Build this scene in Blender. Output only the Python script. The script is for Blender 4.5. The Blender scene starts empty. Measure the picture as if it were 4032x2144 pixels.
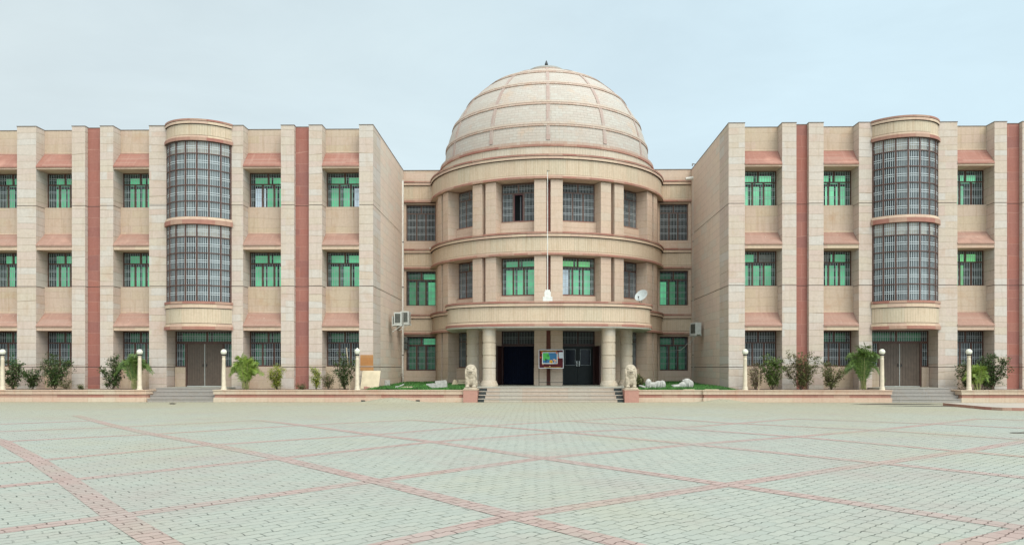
import bpy, math, random
from math import sin, cos, tan, atan, atan2, pi, radians, sqrt
from mathutils import Vector
random.seed(7)
C = bpy.context.scene.collection
SC = bpy.context.scene

# ------------------------------------------------------------------ camera, world, sun, exposure
F = 3050.0; PSI = radians(0.9); U0 = 2102 - F*tan(PSI); VH = 1446.0; H = 1.65
cam = bpy.data.cameras.new('camera'); co = bpy.data.objects.new('camera', cam); C.objects.link(co)
co.location = (0, 0, H); co.rotation_euler = (pi/2, 0, PSI)
cam.sensor_width = 36; cam.lens = F/4032*36
cam.shift_x = -(U0-2016)/4032; cam.shift_y = (VH-1072)/4032
cam.clip_end = 5000; SC.camera = co

SUN_EL, SUN_AZ = radians(50), radians(148)     # azimuth measured from +Y (facade normal points to -Y)
w = bpy.data.worlds.new('World'); SC.world = w; w.use_nodes = True
nt = w.node_tree; N = nt.nodes; L = nt.links
for n in list(N): N.remove(n)
out = N.new('ShaderNodeOutputWorld'); bg = N.new('ShaderNodeBackground'); L.new(bg.outputs[0], out.inputs[0])
sky = N.new('ShaderNodeTexSky'); sky.sky_type = 'NISHITA'; sky.sun_disc = False
sky.sun_elevation = SUN_EL; sky.sun_rotation = SUN_AZ; sky.dust_density = 2.0; sky.air_density = 1.0; sky.ozone_density = 1.5
tc = N.new('ShaderNodeTexCoord'); mp = N.new('ShaderNodeMapping'); mp.inputs['Scale'].default_value = (1.0, 1.0, 2.2)
nz = N.new('ShaderNodeTexNoise'); nz.inputs['Scale'].default_value = 1.6; nz.inputs['Detail'].default_value = 6; nz.inputs['Roughness'].default_value = .55
L.new(tc.outputs['Generated'], mp.inputs[0]); L.new(mp.outputs[0], nz.inputs['Vector'])
rp = N.new('ShaderNodeValToRGB'); rp.color_ramp.elements[0].position = .30; rp.color_ramp.elements[1].position = .72
rp.color_ramp.elements[0].color = (.82,.82,.82,1); rp.color_ramp.elements[1].color = (1,1,1,1)
L.new(nz.outputs['Fac'], rp.inputs[0])
sx = N.new('ShaderNodeSeparateXYZ'); L.new(tc.outputs['Generated'], sx.inputs[0])
cm = N.new('ShaderNodeMix'); cm.data_type = 'RGBA'
mr = N.new('ShaderNodeMapRange'); mr.inputs['From Min'].default_value = -.6; mr.inputs['From Max'].default_value = .35
L.new(sx.outputs['X'], mr.inputs['Value']); L.new(mr.outputs[0], cm.inputs[0])
cm.inputs[6].default_value = (6.25, 7.1, 7.3, 1); cm.inputs[7].default_value = (6.0, 7.6, 8.4, 1)
mx = N.new('ShaderNodeMix'); mx.data_type = 'RGBA'
L.new(rp.outputs[0], mx.inputs[0]); L.new(sky.outputs[0], mx.inputs[6]); L.new(cm.outputs[2], mx.inputs[7])
# unseen sky boost round the sun, behind the camera, added to fill side walls
vd = N.new('ShaderNodeVectorMath'); vd.operation = 'DOT_PRODUCT'; L.new(tc.outputs['Generated'], vd.inputs[0])
vd.inputs[1].default_value = (sin(SUN_AZ)*cos(SUN_EL), cos(SUN_AZ)*cos(SUN_EL), sin(SUN_EL))
vr = N.new('ShaderNodeMapRange'); vr.inputs['From Min'].default_value = .05; vr.inputs['From Max'].default_value = 1; vr.inputs['To Min'].default_value = 1; vr.inputs['To Max'].default_value = 2.5
L.new(vd.outputs['Value'], vr.inputs['Value'])
vs = N.new('ShaderNodeVectorMath'); vs.operation = 'SCALE'; L.new(mx.outputs[2], vs.inputs[0]); L.new(vr.outputs[0], vs.inputs['Scale'])
nz2 = N.new('ShaderNodeTexNoise'); nz2.inputs['Scale'].default_value = 2.6; nz2.inputs['Detail'].default_value = 7; nz2.inputs['Roughness'].default_value = .6; nz2.inputs['Distortion'].default_value = .5
mp2 = N.new('ShaderNodeMapping'); mp2.inputs['Scale'].default_value = (1, 1, 3.2); mp2.inputs['Location'].default_value = (.4, 1.3, .2)
L.new(tc.outputs['Generated'], mp2.inputs[0]); L.new(mp2.outputs[0], nz2.inputs['Vector'])
cr2 = N.new('ShaderNodeMapRange'); cr2.inputs['From Min'].default_value = .35; cr2.inputs['From Max'].default_value = .65; cr2.inputs['To Min'].default_value = .985; cr2.inputs['To Max'].default_value = 1.05
L.new(nz2.outputs['Fac'], cr2.inputs['Value'])
vs2 = N.new('ShaderNodeVectorMath'); vs2.operation = 'SCALE'; L.new(vs.outputs[0], vs2.inputs[0]); L.new(cr2.outputs[0], vs2.inputs['Scale'])
L.new(vs2.outputs[0], bg.inputs[0]); bg.inputs[1].default_value = 0.100

sl = bpy.data.lights.new('sun', 'SUN'); sl.energy = 2.1; sl.angle = radians(38); sl.color = (1.0, .91, .77)
so = bpy.data.objects.new('sun', sl); C.objects.link(so)
sd = Vector((sin(SUN_AZ)*cos(SUN_EL), cos(SUN_AZ)*cos(SUN_EL), sin(SUN_EL)))
so.rotation_euler = sd.to_track_quat('Z', 'Y').to_euler()
SC.view_settings.view_transform = 'Standard'; SC.view_settings.look = 'None'
SC.view_settings.exposure = 0.20; SC.view_settings.gamma = 1.0

# ------------------------------------------------------------------ pixel helpers
def X(u, Y): return Y*tan(atan((u-U0)/F)-PSI)
def Z(v, u, Y):
    d = Y*cos(PSI) - X(u, Y)*sin(PSI)
    return H + (VH-v)*d/F
def G(u, v):      # ground point under pixel
    Y = 30.0
    for _ in range(8):
        x = X(u, Y); d = H*F/(v-VH); Y = (d + x*sin(PSI))/cos(PSI)
    return X(u, Y), Y

# ------------------------------------------------------------------ materials
def new_mat(name):
    m = bpy.data.materials.new(name); m.use_nodes = True
    b = m.node_tree.nodes['Principled BSDF']; return m, m.node_tree.nodes, m.node_tree.links, b
def rgba(c): return (c[0], c[1], c[2], 1)
def plain(name, c, rough=.6, metal=0, spec=.5, var=.12, vscale=6, bump=0, emit=None, es=0):
    m, n, l, b = new_mat(name)
    t = n.new('ShaderNodeTexCoord'); z = n.new('ShaderNodeTexNoise'); z.inputs['Scale'].default_value = vscale; z.inputs['Detail'].default_value = 5
    l.new(t.outputs['Object'], z.inputs['Vector'])
    r = n.new('ShaderNodeMapRange'); r.inputs['From Min'].default_value = .3; r.inputs['From Max'].default_value = .7
    r.inputs['To Min'].default_value = 1-var; r.inputs['To Max'].default_value = 1+var
    l.new(z.outputs['Fac'], r.inputs['Value'])
    h = n.new('ShaderNodeHueSaturation'); h.inputs['Color'].default_value = rgba(c); l.new(r.outputs[0], h.inputs['Value'])
    l.new(h.outputs[0], b.inputs['Base Color'])
    b.inputs['Roughness'].default_value = rough; b.inputs['Metallic'].default_value = metal; b.inputs['Specular IOR Level'].default_value = spec
    if bump:
        bp = n.new('ShaderNodeBump'); bp.inputs['Strength'].default_value = bump; bp.inputs['Distance'].default_value = .02
        l.new(z.outputs['Fac'], bp.inputs['Height']); l.new(bp.outputs[0], b.inputs['Normal'])
    if emit:
        z2 = n.new('ShaderNodeTexNoise'); z2.inputs['Scale'].default_value = .9; z2.inputs['Detail'].default_value = 3; l.new(t.outputs['Object'], z2.inputs['Vector'])
        r2 = n.new('ShaderNodeMapRange'); r2.inputs['From Min'].default_value = .35; r2.inputs['From Max'].default_value = .65; r2.inputs['To Min'].default_value = .62; r2.inputs['To Max'].default_value = 1.12
        l.new(z2.outputs['Fac'], r2.inputs['Value']); h2 = n.new('ShaderNodeHueSaturation'); h2.inputs['Color'].default_value = rgba(emit); l.new(r2.outputs[0], h2.inputs['Value']); l.new(h2.outputs[0], b.inputs['Emission Color'])
        b.inputs['Emission Strength'].default_value = es
    return m
def mixn(n, l, fac, a, b, mode='MIX'):
    x = n.new('ShaderNodeMix'); x.data_type = 'RGBA'; x.blend_type = mode
    for s, v in ((0, fac), (6, a), (7, b)):
        if hasattr(v, 'links'): l.new(v, x.inputs[s])
        elif s == 0: x.inputs[0].default_value = v
        else: x.inputs[s].default_value = rgba(v)
    return x.outputs[2]
def noise(n, l, vec, scale, detail=4, rough=.55, mapscale=None, lo=.35, hi=.65):
    if mapscale:
        mp = n.new('ShaderNodeMapping'); mp.inputs['Scale'].default_value = mapscale; l.new(vec, mp.inputs[0]); vec = mp.outputs[0]
    z = n.new('ShaderNodeTexNoise'); z.inputs['Scale'].default_value = scale; z.inputs['Detail'].default_value = detail; z.inputs['Roughness'].default_value = rough
    l.new(vec, z.inputs['Vector'])
    r = n.new('ShaderNodeMapRange'); r.inputs['From Min'].default_value = lo; r.inputs['From Max'].default_value = hi
    l.new(z.outputs['Fac'], r.inputs['Value']); return r.outputs[0]
def stone(name, c1, c2, c3, bw, bh, mort=.010, irr=0, speck=0, jw=0, mc=None, mortfac=.6, streak=.25, stain=(.30,.19,.10), stainamt=.25, flute=0, rough=.8, bump=.35, off=.5, warp=0):
    m, n, l, b = new_mat(name)
    t = n.new('ShaderNodeTexCoord'); uv = t.outputs['UV']; ob = t.outputs['Object']
    if warp:
        wz = n.new('ShaderNodeTexNoise'); wz.inputs['Scale'].default_value = .8; l.new(ob, wz.inputs['Vector'])
        vm = n.new('ShaderNodeVectorMath'); vm.operation = 'MULTIPLY_ADD'; vm.inputs[1].default_value = (warp,)*3
        l.new(wz.outputs['Color'], vm.inputs[0]); l.new(uv, vm.inputs[2]); uv2 = vm.outputs[0]
    else: uv2 = uv
    if irr:      # courses of uneven height
        s3 = n.new('ShaderNodeSeparateXYZ'); l.new(uv2, s3.inputs[0])
        fx = n.new('ShaderNodeMath'); fx.operation = 'MULTIPLY'; fx.inputs[1].default_value = .11; l.new(s3.outputs['X'], fx.inputs[0])
        cz = n.new('ShaderNodeCombineXYZ'); l.new(fx.outputs[0], cz.inputs[0]); l.new(s3.outputs['Y'], cz.inputs[1])
        nzz = n.new('ShaderNodeTexNoise'); nzz.inputs['Scale'].default_value = 1.1; nzz.inputs['Detail'].default_value = 1; l.new(cz.outputs[0], nzz.inputs['Vector'])
        ay = n.new('ShaderNodeMath'); ay.operation = 'MULTIPLY_ADD'; ay.inputs[1].default_value = irr; l.new(nzz.outputs['Fac'], ay.inputs[0]); l.new(s3.outputs['Y'], ay.inputs[2])
        c4 = n.new('ShaderNodeCombineXYZ'); l.new(s3.outputs['X'], c4.inputs[0]); l.new(ay.outputs[0], c4.inputs[1]); uv2 = c4.outputs[0]
    br = n.new('ShaderNodeTexBrick'); br.offset = off; br.offset_frequency = 2; br.squash = 1.0
    br.inputs['Scale'].default_value = 1; br.inputs['Brick Width'].default_value = bw; br.inputs['Row Height'].default_value = bh
    br.inputs['Mortar Size'].default_value = mort; br.inputs['Mortar Smooth'].default_value = .3
    br.inputs['Color1'].default_value = rgba(c1); br.inputs['Color2'].default_value = rgba(c2); br.inputs['Mortar'].default_value = rgba(c1)
    l.new(uv2, br.inputs['Vector'])
    # second brick layer with other phase gives a third tone to whole slabs
    b2 = n.new('ShaderNodeTexBrick'); b2.offset = off; b2.inputs['Scale'].default_value = 1
    b2.inputs['Brick Width'].default_value = bw; b2.inputs['Row Height'].default_value = bh; b2.inputs['Mortar Size'].default_value = 0
    b2.inputs['Color1'].default_value = (0,0,0,1); b2.inputs['Color2'].default_value = (1,1,1,1); b2.inputs['Bias'].default_value = 0
    mp = n.new('ShaderNodeMapping'); mp.inputs['Location'].default_value = (bw*37.0, bh*24.0, 0); l.new(uv2, mp.inputs[0]); l.new(mp.outputs[0], b2.inputs['Vector'])
    rr = n.new('ShaderNodeMapRange'); rr.inputs['From Min'].default_value = .55; rr.inputs['From Max'].default_value = .95; l.new(b2.outputs['Color'], rr.inputs['Value'])
    col = mixn(n, l, rr.outputs[0], br.outputs['Color'], c3)
    col = mixn(n, l, noise(n, l, ob, .5, 5), col, mixn(n, l, .22, col, c3))
    col = mixn(n, l, noise(n, l, ob, .23, 5, .65, None, .42, .68), col, mixn(n, l, .5, col, (c3[0]*1.06, c3[1]*.97, c3[2]*.95)))
    fine = noise(n, l, ob, 9, 6, .7)
    col = mixn(n, l, fine, col, mixn(n, l, .88, (.0,.0,.0), col))
    st = noise(n, l, uv, 1.0, 5, .6, (7, .5, 1), .5, .8)
    k = n.new('ShaderNodeMath'); k.operation = 'MULTIPLY'; k.inputs[1].default_value = streak; l.new(st, k.inputs[0])
    col = mixn(n, l, k.outputs[0], col, stain)
    bl = noise(n, l, ob, .9, 6, .6, None, .56, .78)
    k2 = n.new('ShaderNodeMath'); k2.operation = 'MULTIPLY'; k2.inputs[1].default_value = stainamt; l.new(bl, k2.inputs[0])
    col = mixn(n, l, k2.outputs[0], col, (stain[0]*1.3, stain[1]*1.1, stain[2]))
    mcol = mc or (c1[0]*.5, c1[1]*.45, c1[2]*.42)
    jfac = br.outputs['Fac']
    if jw:
        b3 = n.new('ShaderNodeTexBrick'); b3.offset = off; b3.inputs['Scale'].default_value = 1; b3.inputs['Brick Width'].default_value = jw; b3.inputs['Row Height'].default_value = bh
        b3.inputs['Mortar Size'].default_value = mort; b3.inputs['Mortar Smooth'].default_value = .3; l.new(uv2, b3.inputs['Vector']); jfac = b3.outputs['Fac']
    jn = noise(n, l, ob, 1.3, 3, .5, None, .3, .7)
    k3 = n.new('ShaderNodeMath'); k3.operation = 'MULTIPLY'; l.new(jfac, k3.inputs[0])
    k4 = n.new('ShaderNodeMapRange'); k4.inputs['To Min'].default_value = mortfac*.35; k4.inputs['To Max'].default_value = mortfac; l.new(jn, k4.inputs['Value'])
    l.new(k4.outputs[0], k3.inputs[1])
    col = mixn(n, l, k3.outputs[0], col, mcol)
    if speck:
        sp1 = noise(n, l, ob, 13, 2, .5, None, .715, .745); sp2 = noise(n, l, ob, .8, 2, .5, None, .45, .6)
        kk = n.new('ShaderNodeMath'); kk.operation = 'MULTIPLY'; l.new(sp1, kk.inputs[0]); l.new(sp2, kk.inputs[1])
        col = mixn(n, l, kk.outputs[0], col, (.62,.57,.50))
    hgt = n.new('ShaderNodeMath'); hgt.operation = 'SUBTRACT'; hgt.inputs[0].default_value = 1; l.new(jfac, hgt.inputs[1])
    hsrc = hgt.outputs[0]
    if flute:
        sp = n.new('ShaderNodeSeparateXYZ'); l.new(uv, sp.inputs[0])
        q = n.new('ShaderNodeMath'); q.operation = 'MULTIPLY'; q.inputs[1].default_value = 2*pi/flute; l.new(sp.outputs['X'], q.inputs[0])
        s = n.new('ShaderNodeMath'); s.operation = 'SINE'; l.new(q.outputs[0], s.inputs[0])
        g = n.new('ShaderNodeMapRange'); g.inputs['From Min'].default_value = .35; g.inputs['From Max'].default_value = .95; l.new(s.outputs[0], g.inputs['Value'])
        kk = n.new('ShaderNodeMath'); kk.operation = 'MULTIPLY'; l.new(g.outputs[0], kk.inputs[0])
        g2 = n.new('ShaderNodeMapRange'); g2.inputs['To Min'].default_value = .04; g2.inputs['To Max'].default_value = .34
        l.new(noise(n, l, ob, .7, 3, .5), g2.inputs['Value']); l.new(g2.outputs[0], kk.inputs[1])
        col = mixn(n, l, kk.outputs[0], col, (c1[0]*.5, c1[1]*.48, c1[2]*.45))
        s2 = n.new('ShaderNodeMath'); s2.operation = 'SUBTRACT'; l.new(hsrc, s2.inputs[0]); l.new(g.outputs[0], s2.inputs[1]); hsrc = s2.outputs[0]
    ad = n.new('ShaderNodeMath'); ad.operation = 'MULTIPLY_ADD'; ad.inputs[1].default_value = .25; l.new(fine, ad.inputs[0]); l.new(hsrc, ad.inputs[2])
    bp = n.new('ShaderNodeBump'); bp.inputs['Strength'].default_value = bump; bp.inputs['Distance'].default_value = .012
    l.new(ad.outputs[0], bp.inputs['Height']); l.new(bp.outputs[0], b.inputs['Normal'])
    l.new(col, b.inputs['Base Color']); b.inputs['Roughness'].default_value = rough; b.inputs['Specular IOR Level'].default_value = .25
    return m

CREAM = (.51,.40,.305); PINK = (.52,.39,.315); GREY = (.49,.42,.33); RED = (.36,.14,.105)
M = {}
M['wall'] = stone('sandstone_slabs', CREAM, PINK, (.505,.40,.29), 1.9, .42, mort=.011, irr=.5, mortfac=.5, stainamt=.5, streak=.5, jw=7)
M['pillar'] = stone('sandstone_pillar', (.54,.45,.35), (.54,.41,.345), (.55,.495,.44), 2.3, .36, mort=.014, irr=.7, mortfac=.85, stainamt=.35, jw=60)
M['side'] = stone('sandstone_side', (.69,.54,.42), (.67,.505,.41), (.63,.545,.45), 1.5, .40, mort=.014, irr=.3, stainamt=.2, streak=.2)
M['drum'] = stone('sandstone_drum', (.57,.43,.32), (.56,.415,.325), (.55,.445,.35), 1.5, .40, mort=.012, irr=.3, mortfac=.7, stainamt=.35, jw=50)
M['cream'] = stone('sandstone_moulding', (.62,.49,.35), (.58,.43,.32), (.54,.38,.29), .8, 9, mort=.008, streak=.3)
M['flute'] = stone('fluted_sandstone', (.60,.475,.345), (.56,.425,.31), (.54,.45,.33), .95, 9, mort=.010, streak=.5, flute=.125, stain=(.32,.20,.11), mortfac=.4)
M['red'] = stone('red_sandstone', RED, (.35,.155,.12), (.285,.125,.105), 1.6, .55, mort=.012, irr=.9, mc=(.52,.32,.25), mortfac=.45, stain=(.24,.085,.06), streak=.35, stainamt=.5)
M['redband'] = stone('red_sandstone_band', (.34,.135,.105), (.30,.15,.115), (.42,.27,.20), .75, 9, mort=.008, mc=(.25,.12,.09), stain=(.22,.10,.07), streak=.5, stainamt=.5)
M['shade'] = stone('dusty_sunshade_slab', (.345,.205,.155), (.33,.185,.14), (.36,.23,.18), 2.4, .13, speck=1, mort=.004, mc=(.25,.12,.09), mortfac=.4, stain=(.58,.40,.33), streak=.22, stainamt=.35)
M['shadetop'] = stone('red_sunshade_slab', (.34,.16,.12), (.31,.135,.10), (.36,.20,.155), 2.4, .11, mort=.006, mc=(.20,.085,.06), mortfac=.6, stain=(.52,.34,.28), streak=.3, stainamt=.4)
M['dome'] = stone('dome_limestone', (.47,.42,.36), (.455,.385,.33), (.485,.445,.39), .44, .17, mort=.012, mc=(.27,.22,.18), mortfac=.8, stain=(.42,.31,.21), streak=.2, stainamt=.6, warp=.05)
M['domering'] = stone('dome_ring_stone', (.44,.295,.225), (.43,.32,.255), (.48,.39,.32), .22, 9, mort=.014, mc=(.30,.19,.15), streak=.3, stain=(.28,.18,.12))
M['ringpale'] = stone('dome_ring_pale_stone', (.50,.42,.34), (.47,.37,.29), (.50,.41,.34), .5, 9, mort=.010, mc=(.28,.18,.14), streak=.3)
M['domerib'] = stone('dome_rib_stone', (.40,.28,.24), (.41,.31,.265), (.43,.35,.30), .5, .5, mort=.008, streak=.3, stain=(.28,.15,.12))
M['groove'] = plain('shadow_gap_groove', (.11,.075,.055), .9, var=.3)  # shadow gaps under the mouldings put into the groove colour, over dirt
M['kerb'] = stone('kerb_sandstone', (.54,.41,.30), (.52,.35,.265), (.55,.45,.34), 1.35, 9, mort=.010, streak=.4, stain=(.40,.19,.12), stainamt=.45)
M['step'] = stone('step_stone', (.46,.39,.32), (.44,.36,.30), (.42,.38,.33), 1.6, 9, mort=.006, streak=.2)
M['greystep'] = stone('grey_step_stone', (.31,.29,.26), (.29,.26,.23), (.34,.31,.28), 1.5, 9, mort=.006, streak=.25)
M['marble'] = stone('veined_step_stone', (.48,.38,.30), (.46,.34,.265), (.45,.40,.33), 1.1, 9, mort=.006, streak=.4, stain=(.33,.25,.18))
M['orange'] = stone('orange_stone_slab', (.42,.19,.065), (.40,.175,.06), (.44,.22,.09), 3, .36, mort=.006)
M['landing'] = plain('landing_stone', (.30,.29,.24), .6, var=.15, vscale=3)
M['granite'] = plain('black_granite', (.03,.036,.034), .35, var=.4, vscale=20)
M['white'] = plain('white_paint', (.64,.62,.57), .6, var=.1)
M['slabwhite'] = plain('white_slab_edge', (.62,.58,.50), .7, var=.1)
M['soffit'] = plain('soffit_plaster', (.50,.45,.38), .8, var=.08)
M['frame'] = plain('brown_window_frame', (.085,.038,.026), .55, var=.25)
M['framegrey'] = plain('weathered_brown_frame', (.12,.075,.06), .6, var=.25)
M['grille'] = plain('pale_grille_paint', (.38,.415,.425), .5, var=.08)
M['grillepale'] = plain('pale_bay_grille', (.58,.62,.63), .45, var=.08)
M['grilledark'] = plain('grey_grille_paint', (.22,.25,.26), .5, var=.1)
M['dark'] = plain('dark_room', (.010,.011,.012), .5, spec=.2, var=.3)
M['greenlit'] = plain('green_glass_daylight', (.05,.36,.17), .35, var=.12, vscale=1.2, emit=(.11,.50,.245), es=.82)  # these panes glow to stand in for daylight behind the glass
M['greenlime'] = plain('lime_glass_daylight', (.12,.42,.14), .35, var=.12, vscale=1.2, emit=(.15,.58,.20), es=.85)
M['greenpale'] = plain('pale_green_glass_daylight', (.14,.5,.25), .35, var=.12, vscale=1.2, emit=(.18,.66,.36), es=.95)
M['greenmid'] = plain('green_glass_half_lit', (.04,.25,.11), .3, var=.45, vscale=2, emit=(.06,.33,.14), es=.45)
M['greendark'] = plain('green_glass_dark', (.02,.15,.07), .25, var=.5, vscale=2.5, emit=(.02,.14,.06), es=.28)  # dimmer copy of the green glass, weaker room light put into its colour
M['whitelit'] = plain('pale_glass_daylight', (.6,.7,.75), .4, var=.1, emit=(.62,.75,.85), es=.55)  # pale panes with the same daylight put in as glow
M['bluedark'] = plain('blue_black_glass', (.004,.007,.014), .2, spec=.2, var=.3)
def bay_glass():
    m, n, l, b = new_mat('stair_glass')
    t = n.new('ShaderNodeTexCoord')
    a = noise(n, l, t.outputs['Object'], .55, 3, .5, (1,1,.5), .42, .62)
    col = mixn(n, l, a, (.008,.012,.014), (.12,.145,.145))
    l.new(col, b.inputs['Base Color']); b.inputs['Roughness'].default_value = .08; b.inputs['Specular IOR Level'].default_value = .42
    return m
M['bayglass'] = bay_glass()
M['bayblind'] = plain('beige_top_pane', (.36,.32,.26), .3, var=.25)
M['door'] = plain('brown_board', (.10,.07,.05), .6, var=.15)
M['doormaroon'] = plain('maroon_door', (.035,.010,.008), .5, var=.2)
M['doorgreen'] = plain('dark_green_door', (.006,.009,.0085), .45, spec=.25, var=.2)
M['navy'] = plain('navy_curtain', (.003,.005,.014), .8, spec=.1, var=.2)
M['steel'] = plain('steel', (.6,.6,.58), .25, metal=1, var=.05)
M['black'] = plain('black_metal', (.012,.012,.012), .4, var=.1)
M['lampwhite'] = plain('cream_lamp_post', (.60,.51,.38), .6, var=.12)
M['globe'] = plain('opal_globe', (.66,.64,.53), .3, var=.02)
M['pedestal'] = stone('red_pedestal_stone', (.42,.21,.165), (.41,.20,.16), (.43,.23,.18), 3, 3, mort=.001, streak=.1, stainamt=.1)
M['lion'] = plain('cream_carved_stone', (.41,.34,.255), .8, var=.3, vscale=7, bump=.6)
M['plaster'] = plain('white_plaster', (.38,.36,.325), .8, var=.25, vscale=8, bump=.4)
M['slab'] = plain('cream_slab', (.52,.42,.28), .75, var=.12, vscale=3)
M['soil'] = plain('soil', (.17,.115,.08), .95, var=.4, vscale=5, bump=.6)
M['grass'] = plain('grass', (.035,.115,.018), .7, var=.5, vscale=1.5)
M['bladelight'] = plain('grass_blade', (.07,.20,.03), .6, var=.4, vscale=2)
M['coping'] = plain('dark_coping', (.16,.13,.11), .8, var=.2)
M['pipe'] = plain('white_drain_pipe', (.66,.62,.55), .5, var=.08)
M['acwhite'] = plain('ac_casing', (.50,.50,.46), .5, var=.1)
M['acdark'] = plain('ac_grille', (.10,.105,.09), .6, var=.2)
M['dish'] = plain('pale_dish', (.42,.44,.42), .6, var=.12)
M['cable'] = plain('grey_cable', (.35,.33,.28), .6)
M['wood'] = plain('dry_wood', (.42,.32,.20), .8, var=.2, vscale=10)
M['meter'] = plain('meter_box', (.09,.10,.09), .4, var=.2)
M['crust'] = plain('roof_grey', (.3,.28,.25), .9)
LEAF = {}
def leafmat(name, c1, c2):
    m, n, l, b = new_mat(name); t = n.new('ShaderNodeTexCoord')
    col = mixn(n, l, noise(n, l, t.outputs['Object'], 9, 2, .5), c1, c2)
    l.new(col, b.inputs['Base Color']); b.inputs['Roughness'].default_value = .5; b.inputs['Specular IOR Level'].default_value = .4
    return m
LEAF['dark'] = leafmat('dark_leaf', (.028,.055,.016), (.09,.135,.035))
LEAF['mid'] = leafmat('mid_leaf', (.05,.095,.018), (.14,.20,.045))
LEAF['olive'] = leafmat('olive_leaf', (.06,.07,.022), (.16,.16,.055))
LEAF['bright'] = leafmat('bright_leaf', (.06,.13,.015), (.16,.27,.04))
LEAF['yellow'] = leafmat('yellow_leaf', (.15,.22,.02), (.36,.36,.05))
LEAF['palm'] = leafmat('palm_leaf', (.045,.085,.012), (.11,.18,.03))
LEAF['palmbright'] = leafmat('bright_palm_leaf', (.10,.16,.015), (.22,.30,.045))
M['stem'] = plain('bark', (.10,.07,.045), .85, var=.3, vscale=12)
M['twig'] = plain('dry_twigs', (.16,.11,.075), .85, var=.3, vscale=12)

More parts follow.
